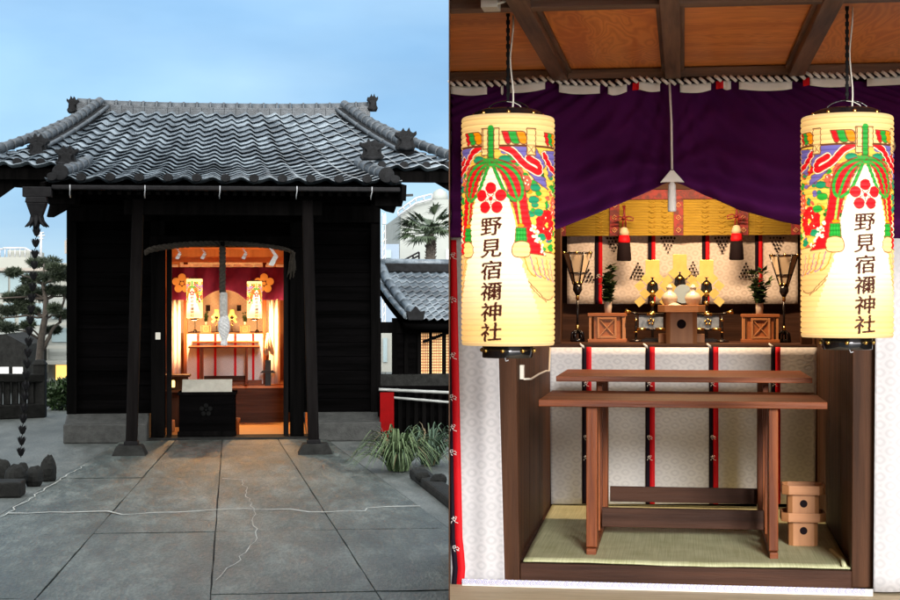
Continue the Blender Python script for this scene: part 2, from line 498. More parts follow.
M['lamp_glow'] = lamp_mat('lit lamp', srgb(255, 215, 130), 1.3)
M['porch_glow'] = lamp_mat('lit doorway', srgb(255, 205, 110), .7)
M['lace'] = mat('lilac lace', (.60, .60, .80), (.42, .44, .68), rough=.8, scale=60, bump=.2)
M['crest_dark'] = mat('dark printed crest', (.014, .008, .010), (.008, .005, .007), rough=.8, scale=8, bump=0, spec=.1)
M['crest_grey'] = mat('faint grey crest', (.006, .0065, .0065), (.004, .004, .004), spec=.05, rough=.8, scale=8, bump=0)
M['crest_gold'] = mat('gold crest', (.75, .52, .16), (.65, .42, .12), rough=.5, scale=8, bump=0)
M['ribbon_pattern'] = mat('red patterned ribbon', (.28, .012, .012), (.10, .006, .01), rough=.6, scale=30, bump=.05, contrast=(.4, .6))
M['pattern_gold'] = mat('gold thread', (.70, .38, .18), (.55, .28, .12), rough=.5, scale=8, bump=0)
def layered(name, c_dark, c_mid, c_light, s1, s2, s3, rough, bump, bdist=.01, cells=0, stretch=(1, 1, 1)):
    m, nt, b = nodes(name)
    tc = N(nt, 'ShaderNodeTexCoord')
    ns = []; mp_ = N(nt, 'ShaderNodeMapping', Scale=stretch); nt.links.new(tc.outputs['Object'], mp_.inputs[0])
    for sc_, dt in ((s1, 6), (s2, 8), (s3, 4)):
        n = N(nt, 'ShaderNodeTexNoise', Scale=sc_, Detail=dt, Roughness=.68); nt.links.new(mp_.outputs[0], n.inputs['Vector']); ns.append(n.outputs['Fac'])
    v = math_(nt, 'ADD', math_(nt, 'MULTIPLY', ns[0], .40), math_(nt, 'ADD', math_(nt, 'MULTIPLY', ns[1], .32), math_(nt, 'MULTIPLY', ns[2], .28)))
    if cells:
        vo = N(nt, 'ShaderNodeTexVoronoi', Scale=cells); nt.links.new(tc.outputs['Object'], vo.inputs['Vector'])
        sp = N(nt, 'ShaderNodeSeparateColor'); nt.links.new(vo.outputs['Color'], sp.inputs[0])
        v = math_(nt, 'ADD', v, math_(nt, 'MULTIPLY', math_(nt, 'SUBTRACT', sp.outputs[0], .5), .16))
    cr = N(nt, 'ShaderNodeValToRGB'); e = cr.color_ramp.elements
    e[0].position = .41; e[1].position = .60; e[0].color = (*c_dark, 1); e[1].color = (*c_light, 1)
    q = e.new(.5); q.color = (*c_mid, 1)
    nt.links.new(v, cr.inputs[0]); nt.links.new(cr.outputs[0], b.inputs['Base Color'])
    rr_ = math_(nt, 'ADD', math_(nt, 'MULTIPLY', ns[1], .5), rough-.25); nt.links.new(rr_, b.inputs['Roughness'])
    bp = N(nt, 'ShaderNodeBump', Strength=bump, Distance=bdist); h = math_(nt, 'ADD', ns[1], math_(nt, 'MULTIPLY', ns[2], .5))
    nt.links.new(h, bp.inputs['Height']); nt.links.new(bp.outputs[0], b.inputs['Normal'])
    return m
M['slab'] = layered('worn stained paving slab', (.013, .020, .017), (.044, .056, .050), (.115, .132, .120), 1.6, 9, 45, .55, 1.0, .03, stretch=(1, .3, 1))
M['concrete'] = layered('grey concrete ground', (.034, .043, .040), (.070, .081, .077), (.12, .134, .128), 1.0, 6, 40, .65, .6, .02, stretch=(1, .35, 1))
M['tile'] = layered('grey roof tile', (.040, .056, .072), (.100, .130, .158), (.21, .26, .30), 2.0, 9, 70, .36, .25, .01, cells=3.4)
# tatami
def tatami():
    m, nt, b = nodes('green rush mat')
    tc = N(nt, 'ShaderNodeTexCoord')
    mp = N(nt, 'ShaderNodeMapping', Scale=(150, 2.0, 1))
    nt.links.new(tc.outputs['Object'], mp.inputs[0])
    n1 = N(nt, 'ShaderNodeTexNoise', Scale=1.0, Detail=4)
    nt.links.new(mp.outputs[0], n1.inputs['Vector'])
    n2 = N(nt, 'ShaderNodeTexNoise', Scale=5.0, Detail=5)
    nt.links.new(tc.outputs['Object'], n2.inputs['Vector'])
    wv = N(nt, 'ShaderNodeTexWave', Scale=14, Distortion=.4); wv.bands_direction = 'Y'
    nt.links.new(tc.outputs['Object'], wv.inputs['Vector'])
    s = math_(nt, 'ADD', math_(nt, 'MULTIPLY', n1.outputs['Fac'], .55), math_(nt, 'MULTIPLY', n2.outputs['Fac'], .45))
    s = math_(nt, 'ADD', s, math_(nt, 'MULTIPLY', wv.outputs['Fac'], .06))
    cr = N(nt, 'ShaderNodeValToRGB')
    cr.color_ramp.elements[0].position = .36; cr.color_ramp.elements[1].position = .68
    cr.color_ramp.elements[0].color = (.36, .38, .19, 1); cr.color_ramp.elements[1].color = (.60, .62, .40, 1)
    nt.links.new(s, cr.inputs[0]); nt.links.new(cr.outputs[0], b.inputs['Base Color'])
    b.inputs['Roughness'].default_value = .6
    bp = N(nt, 'ShaderNodeBump', Strength=.4, Distance=.004)
    nt.links.new(n1.outputs['Fac'], bp.inputs['Height']); nt.links.new(bp.outputs[0], b.inputs['Normal'])
    return m
M['tatami'] = tatami()

# ------------------------------------------------------------------ lantern artwork (painted paper), rasterised from shapes
def seg_dist(X, Y, pts):
    d = np.full(X.shape, 1e9)
    for (x0, y0), (x1, y1) in zip(pts[:-1], pts[1:]):
        dx, dy = x1-x0, y1-y0
        L2 = dx*dx+dy*dy+1e-9
        t = np.clip(((X-x0)*dx+(Y-y0)*dy)/L2, 0, 1)
        d = np.minimum(d, np.hypot(X-(x0+t*dx), Y-(y0+t*dy)))
    return d
def in_poly(X, Y, pts):
    ins = np.zeros(X.shape, bool); n = len(pts)
    for i in range(n):
        x0, y0 = pts[i]; x1, y1 = pts[(i+1) % n]
        c = ((y0 > Y) != (y1 > Y)) & (X < (x1-x0)*(Y-y0)/(y1-y0+1e-12)+x0)
        ins ^= c
    return ins
def curve(pts, n=10):
    """smooth curve through points"""
    P = [np.array(p, float) for p in pts]; out = []
    for i in range(len(P)-1):
        p0 = P[max(i-1, 0)]; p1 = P[i]; p2 = P[i+1]; p3 = P[min(i+2, len(P)-1)]
        for k in range(n):
            t = k/n
            out.append(tuple(.5*((2*p1)+(-p0+p2)*t+(2*p0-5*p1+4*p2-p3)*t*t+(-p0+3*p1-3*p2+p3)*t**3)))
    out.append(tuple(P[-1])); return out
def text_tris(s):
    cu = bpy.data.curves.new('t', 'FONT'); cu.body = s; cu.size = 1; cu.align_x = 'CENTER'
    cu.offset = 0
    o = bpy.data.objects.new('t', cu); COL.objects.link(o)
    dg = bpy.context.evaluated_depsgraph_get(); me = o.evaluated_get(dg).to_mesh()
    me.calc_loop_triangles()
    v = np.array([tuple(p.co)[:2] for p in me.vertices]); t = np.array([tuple(x.vertices) for x in me.loop_triangles])
    bpy.data.objects.remove(o); bpy.data.curves.remove(cu)
    if len(v) == 0: return v, t
    lo, hi = v.min(0), v.max(0)
    return (v-(lo+hi)/2)/(hi-lo).max(), t

LR, LH = 46.5, 226.0                      # lantern radius and height in picture pixels
def lantern_art():
    S = 4.0
    Wd = 2*PI*LR
    nx, ny = int(Wd*S/2)*2, int(LH*S)
    xs = (np.arange(nx)+.5)/nx*Wd-Wd/2; ys = (np.arange(ny)+.5)/ny*LH
    X, Y = np.meshgrid(xs, ys)
    C = np.zeros((ny, nx, 3))
    cream = srgb(255, 221, 152); white = srgb(255, 250, 228); red = srgb(222, 22, 34); green = srgb(40, 168, 62)
    dgreen = srgb(8, 110, 40); orange = srgb(240, 150, 10); blue = srgb(112, 108, 190); yellow = srgb(240, 206, 90)
    pink = srgb(225, 100, 80); line = srgb(120, 75, 45); brown = srgb(62, 20, 10); teal = srgb(30, 150, 110)
    C[:] = cream
    def fill(mask, c): C[mask] = c
    def win(x0, x1, y0, y1, pad=2.0):
        i0 = max(int((x0-pad+Wd/2)*S), 0); i1 = min(int((x1+pad+Wd/2)*S)+1, nx)
        j0 = max(int((y0-pad)*S), 0); j1 = min(int((y1+pad)*S)+1, ny)
        return (slice(j0, max(j1, j0)), slice(i0, max(i1, i0)))
    def poly(p, c, out=.0):
        w = win(min(a[0] for a in p), max(a[0] for a in p), min(a[1] for a in p), max(a[1] for a in p))
        C[w][in_poly(X[w], Y[w], p)] = c
        if out: C[w][seg_dist(X[w], Y[w], list(p)+[p[0]]) < out] = line
    def stroke(p, w, c, out=0):
        z = win(min(a[0] for a in p), max(a[0] for a in p), min(a[1] for a in p), max(a[1] for a in p), w+1)
        d = seg_dist(X[z], Y[z], p)
        if out: C[z][d < w/2+out] = line
        C[z][d < w/2] = c
    def disc(x, y, r, c, ry=None, out=0):
        z = win(x-r, x+r, y-(ry or r), y+(ry or r))
        d = np.hypot((X[z]-x)/r, (Y[z]-y)/(ry or r))
        if out: C[z][d < 1+out/r] = line
        C[z][d < 1] = c
    rnd = random.Random(3)
    # field of clouds, leaves and flowers behind the curtain
    xr = 88
    band = (Y > 30) & (Y < 150) & (np.abs(X) < xr)
    fill(band, yellow)
    for _ in range(330):
        x = rnd.uniform(-xr, xr); y = rnd.uniform(36, 145)
        c = rnd.choice([green, teal, dgreen, yellow, yellow, orange, cream, pink, green, blue, red])
        disc(x, y, rnd.uniform(2, 5), c, rnd.uniform(1.5, 4), .35)
    for sx in (-1, 1):
        # peonies
        for (cx, cy, r, c) in ((22, 60, 10, pink), (33, 68, 8, pink), (62, 108, 15, red), (80, 90, 11, pink)):
            for k in range(9):
                a = k*.7+rnd.random(); disc(sx*(cx+math.cos(a)*r*.62), cy+math.sin(a)*r*.62, r*.45, c, r*.38, .4)
            disc(sx*cx, cy, r*.4, c, r*.35, .5); disc(sx*cx, cy, r*.18, yellow)
            for k in range(7): disc(sx*(cx+rnd.uniform(-r, r)*.7), cy+rnd.uniform(-r, r)*.7, .9, white)
        for (cx, cy) in ((14, 45), (44, 84), (50, 96), (70, 60), (46, 72), (78, 72), (54, 120), (70, 130)):
            disc(sx*cx, cy, 6, teal if rnd.random() < .5 else green, 3.6, .5)
        poly([(sx*x, y) for x, y in ((20, 32), (45, 32), (60, 50), (50, 60), (36, 50))], blue, .4)
        poly([(sx*x, y) for x, y in ((56, 36), (84, 34), (84, 56), (66, 62))], blue, .4)
        poly([(sx*x, y) for x, y in ((36, 56), (58, 62), (64, 74), (46, 66))], blue, .4)
        # looping red banner with white edge
        for (pp, w) in ((curve([(10, 32), (22, 38), (34, 50), (50, 57), (50, 50), (38, 44)]), 5.5), (curve([(58, 40), (68, 50), (82, 55)]), 5.5)):
            q = [(sx*x, y) for x, y in pp]
            stroke(q, w+2.6, white, .4); stroke(q, w, red, .3)
    # black-and-white clouds hem under the flowers
    for sx in (-1, 1):
        for k in range(10):
            disc(sx*(28+k*6.5), 146+5*math.sin(k*1.7), 5.5, cream, 5, .5)
        sw = srgb(238, 205, 140)
        poly([(sx*x, y) for x, y in curve([(26, 136), (34, 158), (48, 172), (64, 181), (88, 170), (88, 140), (60, 134), (40, 130), (26, 136)])], sw, .45)
        vio = srgb(150, 110, 165)
        for k in range(6):
            stroke([(sx*x, y) for x, y in curve([(33+k*7, 138+k), (38+k*7, 152+k*1.5), (46+k*7, 158+k), (44+k*7, 148+k)])], 1.1, vio if k % 2 else orange)
        stroke([(sx*x, y) for x, y in curve([(27, 139), (34, 160), (48, 175), (62, 183)])], .8, line)
    # the drawn red curtains
    for sx in (-1, 1):
        outer = curve([(3, 44), (16, 48), (28, 56), (33, 68), (36, 84), (40, 104), (48, 122), (60, 138)])
        inner = curve([(40, 136), (30, 122), (27, 108), (22, 88), (14, 66), (6, 52), (2, 48)])
        poly([(sx*x, y) for x, y in outer+inner], red, .5)
        for k in range(26):
            t = rnd.random(); x = 40+16*t+rnd.uniform(-3, 5); y = 114+20*t+rnd.uniform(-8, 4)
            disc(sx*x, y, rnd.uniform(.8, 2.0), white)
    poly(curve([(-5, 54), (5, 54), (13, 68), (20, 90), (25, 110), (29, 140)])+curve([(29, 140), (29, 150), (-29, 150), (-29, 140)], 2)+curve([(-29, 140), (-25, 110), (-20, 90), (-13, 68), (-5, 54)]), white)
    fill((Y > 128) & (Y < 178) & (np.abs(X) < 27+np.clip(Y-136, 0, 60)*.32), white)
    for j, a in enumerate(np.linspace(0, 1, 12)):     # the paper's own cream comes back towards the foot
        fill((np.abs(X) < 60) & (Y > 150+j*5) & (Y < 156+j*5) & (np.abs(X) < 28+(j*5+14)*.4), tuple(white[i]*(1-a)+cream[i]*a for i in range(3)))
    # upper border: tabs and twisted bolster
    fill((Y > 16) & (Y < 31) & (np.abs(X) < 120), cream)
    poly([(-120, 31), (120, 31), (120, 33), (-120, 33)], line)
    for k in range(-3, 3):
        x0 = 11+k*46 if k >= 0 else 11+k*46
        for (a, b, c) in ((0, 8, red), (6, 17, green), (14, 24, orange)):
            p = curve([(x0+a, 18), (x0+b-2, 18.5), (x0+b+1, 24), (x0+b, 30), (x0+a+4, 29), (x0+a, 18)], 6)
            poly(p, c, .5)
        xt = x0+25
        poly([(xt, 15), (xt+10, 15), (xt+10, 41), (xt, 41)], cream, .5)
        if k not in (-1,):
            stroke([(xt+2, 32), (xt+8, 39)], .7, line); stroke([(xt+8, 32), (xt+2, 39)], .7, line)
            stroke([(xt+1, 31), (xt+9, 31), (xt+9, 40), (xt+1, 40), (xt+1, 31)], .5, line)
    poly([(-8.5, 15), (8.5, 15), (8.5, 35), (-8.5, 35)], cream, .5)
    poly([(-3.2, 15), (3.2, 15), (3.2, 47), (-3.2, 47)], green, .6); disc(0, 15, 3.2, green)
    for k in range(7): stroke([(-3, 18+k*4.2), (3, 18+k*4.2)], .4, dgreen)
    # tied cords
    for sx in (-1, 1):
        for (pp, w) in ((curve([(0, 46), (14, 50), (25, 58), (31, 70), (31, 80), (27, 85)]), 3.0),
                        (curve([(0, 48), (12, 55), (20, 66), (26, 82)]), 2.4),
                        (curve([(2, 50), (8, 64), (15, 78), (24, 85)]), 2.8)):
            stroke([(sx*x, y) for x, y in pp], w, green, .45)
        stroke([(sx*27, 86), (sx*30, 108)], 2.2, srgb(150, 205, 90), .4)
        disc(sx*30, 109, 3.2, orange, 1.8, .4)
        poly([(sx*x, y) for x, y in ((25, 111), (35.5, 111), (36.5, 125), (24, 125))], green, .5)
        for k in range(4): stroke([(sx*(26.5+k*2.8), 112), (sx*(26+k*3), 125)], .5, dgreen)
        for k in range(3): stroke([(sx*25, 114+k*4), (sx*36, 114+k*4)], .4, dgreen)
        poly([(sx*x, y) for x, y in curve([(23, 126), (30, 124), (38, 126), (40, 133), (37, 139), (24, 139), (21, 133), (23, 126)])], cream, .5)
    for k in range(3):
        stroke(curve([(-7+k*3, 45), (-1, 50), (6-k, 46+k*2)]), 2.6, green, .4)
    # five-petalled plum crest
    for k in range(5):
        a = -PI/2+k*2*PI/5
        disc(math.cos(a)*10.6, 83+math.sin(a)*10.2, 5.7, red)
        for rr in (3.6, 5.4):
            disc(math.cos(a+PI/5)*rr, 83+math.sin(a+PI/5)*rr, .75, red)
    disc(0, 83, 2.3, red)
    # writing
    TM = np.zeros(X.shape, bool)
    for ch, y in zip('野見宿禰神社', (110, 131, 152, 172.5, 192.5, 212)):
        v, t = text_tris(ch)
        if len(v) == 0: continue
        px = v[:, 0]*21.5; py = -v[:, 1]*18.0+y
        px = px+(py-y)*-.06; py = py-px*.07
        for tri in t:
            p = [(px[i], py[i]) for i in tri]
            x0 = min(a[0] for a in p); x1 = max(a[0] for a in p); y0 = min(a[1] for a in p); y1 = max(a[1] for a in p)
            i0 = max(int((x0+Wd/2)/Wd*nx)-1, 0); i1 = int((x1+Wd/2)/Wd*nx)+2
            j0 = max(int(y0*S)-1, 0); j1 = int(y1*S)+2
            sub = in_poly(X[j0:j1, i0:i1], Y[j0:j1, i0:i1], p)
            TM[j0:j1, i0:i1] |= sub
    T2 = TM.copy()
    for dx, dy in ((1, 0), (-1, 0), (0, 1), (0, -1), (2, 0), (-2, 0)): T2 |= np.roll(np.roll(TM, dx, 1), dy, 0)
    C[T2] = brown
    fill(Y < 3, srgb(225, 200, 150)); fill(Y > LH-3, srgb(225, 200, 150))
    ribs = 1-.17*np.clip(1-np.abs(np.sin(ys/5.4*PI))*3.2, 0, 1)      # bamboo hoops showing through the paper
    C *= ribs[:, None, None]
    # average down to the vertex grid
    gx, gy = nx//2, ny//2
    C = C[:gy*2, :gx*2].reshape(gy, 2, gx, 2, 3).mean((1, 3))
    return C
ART = lantern_art()
def lantern_mesh(px):
    """px = metres per picture pixel; axis through the origin, foot at w=0"""
    gy, gx, _ = ART.shape
    H = LH*px
    a = (np.arange(gx)+.5)/gx*2*PI-PI
    yy = np.arange(gy)/(gy-1)
    ypx = yy*LH
    rib = np.abs(np.sin(ypx/5.4*PI))
    r = LR*px*(1-.030*(1-rib)**2)
    end = np.clip(np.minimum(ypx, LH-ypx)/5, 0, 1); r = r*(.97+.03*end**.5)
    AX, YY = np.meshgrid(a, yy); RR = np.repeat(r[:, None], gx, 1)
    P = np.stack([RR*np.sin(AX), -RR*np.cos(AX), (1-YY)*H], -1).reshape(-1, 3)
    idx = np.arange(gy*gx).reshape(gy, gx)
    nxt = np.roll(idx, -1, 1)
    f = np.stack([idx[:-1], idx[1:], nxt[1:], nxt[:-1]], -1).reshape(-1, 4)
    me = bpy.data.meshes.new('paper_body')
    me.vertices.add(len(P)); me.vertices.foreach_set('co', P.ravel())
    me.loops.add(f.size); me.loops.foreach_set('vertex_index', f.ravel().astype(np.int32))
    me.polygons.add(len(f)); me.polygons.foreach_set('loop_start', (np.arange(len(f))*4).astype(np.int32))
    me.polygons.foreach_set('use_smooth', np.ones(len(f), bool))
    me.update(calc_edges=True)
    ca = me.color_attributes.new('art', 'FLOAT_COLOR', 'POINT')
    ca.data.foreach_set('color', np.concatenate([ART.reshape(-1, 3), np.ones((gy*gx, 1))], 1).ravel())
    return me
def paper_mat(name, strength, trans=.55):
    m, nt, b = nodes(name)
    at = N(nt, 'ShaderNodeVertexColor'); at.layer_name = 'art'
    nt.links.new(at.outputs['Color'], b.inputs['Base Color'])
    nt.links.new(at.outputs['Color'], b.inputs['Emission Color'])
    b.inputs['Emission Strength'].default_value = strength
    b.inputs['Roughness'].default_value = .6
    tr = N(nt, 'ShaderNodeBsdfTranslucent'); nt.links.new(at.outputs['Color'], tr.inputs['Color'])
    mx = N(nt, 'ShaderNodeMixShader', Fac=trans)
    nt.links.new(b.outputs[0], mx.inputs[1]); nt.links.new(tr.outputs[0], mx.inputs[2])
    nt.links.new(mx.outputs[0], nt.nodes['Material Output'].inputs[0])
    return m
M['lantern_paper'] = paper_mat('painted lantern paper', .44)
M['lantern_paper_dusk'] = paper_mat('painted lantern paper glowing at dusk', 1.5)

# ================================================================== THE ALTAR ROOM (frame A)
use(A)
SILL_W = A.at(683, 568, 0.0).z
FLOOR_W = A.at(683, 590, -.05).z
MAT_W = SILL_W + .012
CEIL_W = A.at(673, 67.5, -.12).z
SH_V = 2.3
SHELF_W = A.at(683, 343, 2.55).z
def aw(x, y, w):           # a world point into the room's axes
    return A.loc((x, y, w))
RX1, RY0, RY1 = 3.0, 4.9, 12.4
room = thing('shrine_room', 'open fronted timber room with plywood ceiling and brocade hung round the altar', 'room', (1.0, 0, FLOOR_W-.2))
def slab_poly(pts, w0, w1):
    mb = MB(); mb.prism3([aw(x, y, w0) for x, y in pts], (0, 0, w1-w0)); return mb
obj('floor_board', slab_poly([(0, RY0), (RX1, RY0), (RX1, RY1), (0, RY1)], FLOOR_W-.12, FLOOR_W), M['floor'], room)
obj('floor_skirt', slab_poly([(0.02, RY0+.05), (RX1-.02, RY0+.05), (RX1-.02, RY1-.05), (0.02, RY1-.05)], 0.0, FLOOR_W-.122), M['black_plank'], room)
obj('side_wall', slab_poly([(-.004, RY0-.05), (0, RY0-.05), (0, RY1), (-.004, RY1)], 0.0, CEIL_W+.16), M['wood_dark'], room)
obj('side_wall', slab_poly([(RX1, RY0), (RX1+.05, RY0), (RX1+.05, RY1), (RX1, RY1)], 0.0, CEIL_W+.16), M['wood_dark'], room)
obj('back_wall', slab_poly([(0, RY1), (RX1+.05, RY1), (RX1+.05, RY1+.05), (0, RY1+.05)], 0.0, CEIL_W+.16), M['wood_dark'], room)
obj('roof', slab_poly([(-.004, RY0-.05), (RX1+.15, RY0-.05), (RX1+.15, RY1+.15), (-.004, RY1+.15)], CEIL_W+.17, CEIL_W+.25), M['black_plank'], room)
# ceiling: plywood sheets between beams
def cu(px, py): return A.ground(px, py, CEIL_W-.05).x
uB = [cu(560, 78), cu(673, 76), cu(798, 71)]
vN = A.ground(560, 3, CEIL_W-.03).y
bw = .075
def clip_left(u0, u1, v0, v1, w0, w1):
    """board whose left end is cut by the partition plane"""
    # u of the plane x=0 at v
    def ux(v): return (-(A.o.x) + math.sin(A.th)*v)/math.cos(A.th)
    a0, a1 = max(u0, ux(v0)+.001), max(u0, ux(v1)+.001)
    mb = MB(); mb.prism3([(a0, v0, w0), (u1, v0, w0), (u1, v1, w0), (a1, v1, w0)], (0, 0, w1-w0)); return mb
vF = -2.75
uEnd = 1.95
for i, (a, b) in enumerate(((-9, uB[0]), (uB[0], uB[1]), (uB[1], uB[2]), (uB[2], uEnd))):
    obj('ceiling_panel', clip_left(a, b, vF, -.06, CEIL_W, CEIL_W+.012), M['ply'] if i in (1, 3) else M['plyx'], room)
for u in uB:
    mb = MB(); mb.box(u-bw/2, u+bw/2, vF, -.06, CEIL_W-.06, CEIL_W-.002)
    mb.box(u-bw/2-.018, u+bw/2+.018, vF, -.06, CEIL_W-.022, CEIL_W-.003)
    obj('ceiling_beam', mb, M['wood_beam'], room, bevel=.004)
for v in (-.12, vN):
    obj('cross_beam', clip_left(-9, uEnd, v-.04, v+.045, CEIL_W-.052, CEIL_W-.004), M['wood_beamx'], room, bevel=.004)
mb = clip_left(-9, uEnd, -.02, .03, CEIL_W-.30, CEIL_W+.1)
obj('lintel', mb, M['wood_darkx'], room)

# --- alcove
alc = thing('altar_alcove', 'dark timber alcove with posts and sill holding the altar shelf', 'alcove', (0, .1, FLOOR_W))
uL0, uL1 = A.at(518, 450, .12).x, A.at(551, 450, 2.4).x
uR0, uR1 = A.at(853.5, 450, .12).x, A.at(815.5, 450, 2.4).x
topW = CEIL_W-.10
def P2(px, py, v):
    q = A.at(px, py, v); return (q.x, q.z)
mb = MB(); mb.prism([P2(491, 82, .02), P2(504, 588, .02), P2(520, 588, .02), P2(516, 345, .02), P2(514, 82, .02)][::-1], .02, .13)
obj('post', mb, M['wood_dark'], alc, bevel=.006)
mb = MB(); mb.prism([P2(853, 82, .02), P2(852.5, 345, .02), P2(851.5, 588, .02), P2(873, 588, .02), P2(878, 345, .02), P2(880, 82, .02)][::-1], .02, .13)
obj('post', mb, M['wood_dark'], alc, bevel=.006)
mb = MB(); mb.box(A.at(520, 578, .02).x, A.at(852, 578, .02).x, .024, .16, FLOOR_W, SILL_W); obj('sill', mb, M['wood_darkx'], alc, bevel=.006)
mb = MB(); mb.box(A.at(505, 588, .02).x, A.at(873, 588, .02).x, -.004, .022, FLOOR_W, FLOOR_W+.085); 
for (a0, a1, s) in ((uL0, uL1, -1), (uR0, uR1, 1)):
    mb = MB()
    n = 5
    for k in range(n):
        f0, f1 = k/n, (k+1)/n
        u0, u1 = a0+(a1-a0)*f0, a0+(a1-a0)*f1; v0, v1 = .132+(3.4-.132)*f0, .132+(3.4-.132)*f1-.006
        k2 = (3.4-.132)/(2.4-.132)
        u0, u1 = a0+(a1-a0)*f0*k2*.75, a0+(a1-a0)*f1*k2*.75
        mb.prism3([(u0, v0, FLOOR_W), (u1, v1, FLOOR_W), (u1+s*.03, v1, FLOOR_W), (u0+s*.03, v0, FLOOR_W)][::(1 if s > 0 else -1)], (0, 0, topW-FLOOR_W))
    obj('side_panel', mb, M['wood_dark'], alc, bevel=.003)
mb = MB(); mb.box(uL0-.02, uR0+.02, .16, 3.45, SILL_W-.06, SILL_W); obj('base_board', mb, M['wood_darkx'], alc)
uS0, uS1 = A.at(550, 343, SH_V).x, A.at(817, 343, SH_V).x
mb = MB(); mb.box(uS0, uS1, SH_V, 3.40, SHELF_W-.035, SHELF_W); mb.box(uS0, uS1, SH_V-.012, SH_V+.03, SHELF_W-.05, SHELF_W-.006)
obj('altar_shelf', mb, M['wood_darkx'], alc, bevel=.004)
mb = MB(); mb.box(uS0-.1, uS1+.1, 3.42, 3.46, FLOOR_W, topW); mb.box(uS0, uS1, 3.38, 3.419, SHELF_W, A.at(683, 303, 3.38).z)
obj('back_panel', mb, M['wood_darkx'], alc)
mb = MB(); 
for pxa, pxb in ((550, 561), (801, 812)):
    mb2 = MB(); a, b = A.at(pxa, 280, SH_V+.05).x, A.at(pxb, 280, SH_V+.05).x
    mb2.box(a, b, SH_V+.05, SH_V+.13, SHELF_W, topW); obj('inner_post', mb2, M['wood_dark'], alc, bevel=.004)
mb = MB(); mb.box(uS0, uS1, 3.21, 3.25, A.at(683, 189, 3.21).z, A.at(683, 150, 3.21).z); obj('head_rail', mb, M['wood_darkx'], alc)

# --- little lamp hidden behind the purple curtain that lights the ornaments
use(A)
dlt = thing('altar_lamp', 'small tube lamp behind the purple curtain lighting the altar shelf', 'lamp', (A.at(683, 130, 2.2).x, 2.2, topW-.12))
mb = MB(); c_ = BASE[dlt.name]; mb.box(c_.x-.45, c_.x+.45, 2.16, 2.26, c_.z+.02, c_.z+.07); obj('housing', mb, M['plastic'], dlt, bevel=.004)
dl = bpy.data.lights.new('tube_light', 'AREA'); dl.shape = 'RECTANGLE'; dl.size = .85; dl.size_y = .08; dl.energy = 24; dl.color = (1.0, .66, .38)
dlo = bpy.data.objects.new('tube_light', dl); COL.objects.link(dlo); dlo.parent = dlt; dlo.rotation_euler = (R_(18), 0, 0)

# --- floor mat in the alcove
mL0, mL1 = A.ground(519.5, 567, MAT_W), A.ground(553, 503, MAT_W)
mR0, mR1 = A.ground(850, 567, MAT_W), A.ground(815, 503, MAT_W)
mb = MB()
def matfn(s, t):
    a = mL0.x+(mR0.x-mL0.x)*s; b = mL1.x+(mR1.x-mL1.x)*s
    v = .04+(mL1.y-.04)*t
    return (a+(b-a)*t, v+.004*math.sin(s*40), MAT_W+.003*math.sin(s*9+t*5)*(1-t))
mb.grid(matfn, 60, 20, True, .008, (0, 0, -1))
mb.tube([(mR0.x-.03, .045, MAT_W+.008), (mR0.x-.02, .25, MAT_W+.008), (mR0.x-.045, .6, MAT_W+.002)], .012)
obj('rush_mat', mb, M['tatami'], label='pale green woven rush mat lying under the prayer table', cat='mat')

# --- hanging cloths
def cloth(px0t, px0b, px1t, px1b, y0, y1, v, folds=6, amp=.012, nu=60, nv=30, sway=0, thick=.002, curve_b=0):
    mb = MB()
    def fn(s, t):
        a = px0t+(px0b-px0t)*t; b = px1t+(px1b-px1t)*t
        q = A.at(a+(b-a)*s, y0+(y1-y0)*t+curve_b*math.sin(s*PI)*t, v)
        return (q.x, v+amp*math.sin(s*folds*2*PI+t*1.3+.6)*(0.4+.6*t)+amp*.4*math.sin(s*folds*5.1+t*4), q.z)
    mb.grid(fn, nu, nv, True, thick); return mb
glyph_a = [[(-.9, .3), (-.2, .5), (.4, .3), (.1, -.1), (-.5, 0), (-.3, .9)], [(-.3, -.1), (.2, -.6), (.9, -.8)], [(-.7, -.3), (-.9, -.9)], [(.1, .9), (.6, .6)]]
glyph_b = [[(-.8, .7), (-.1, .8), (-.2, .2), (-.8, .1), (-.8, .7)], [(-.1, .3), (.4, .5), (.8, .1), (.4, -.4), (0, -.1), (.8, -.5)], [(-.6, -.2), (-.2, -.7)]]
def glyph(mb, u, v, w, s, kind=0):
    for st in (glyph_a, glyph_b)[kind % 2]:
        mb.tube([(u+x*s, v, w+y*s) for x, y in st], s*.10, 5)
def ribbon_on(parent, px, y0, y1, v, wb, wr, marks=(), shift=None, cl=None):
    """a black and red ribbon pair, black to the left; wb, wr widths in pixels"""
    shift = shift or (lambda t: 0)
    for (d0, d1, m, nm) in ((0, wb, M['black_rib'], 'black_stripe'), (wb, wb+wr, M['red'], 'red_stripe')):
        mb = MB()
        def fn(s, t):
            x = px+shift(t)+d0+(d1-d0)*s
            if cl: x = max(x, cl)
            q = A.at(x, y0+(y1-y0)*t, v); return tuple(q)
        mb.grid(fn, 2, 24, True, .0015); o = obj(nm, mb, m, parent)
    for i, y in enumerate(marks):
        mb = MB()
        x = px+shift((y-y0)/(y1-y0))+wb
        q = A.at(max(x, (cl or 0)+2.5), y, v-.004); glyph(mb, q.x, q.y, q.z, .62*(wb+wr)*.5*A.mpp(px, v), i)
        obj('crest_mark', mb, M['white'], parent)

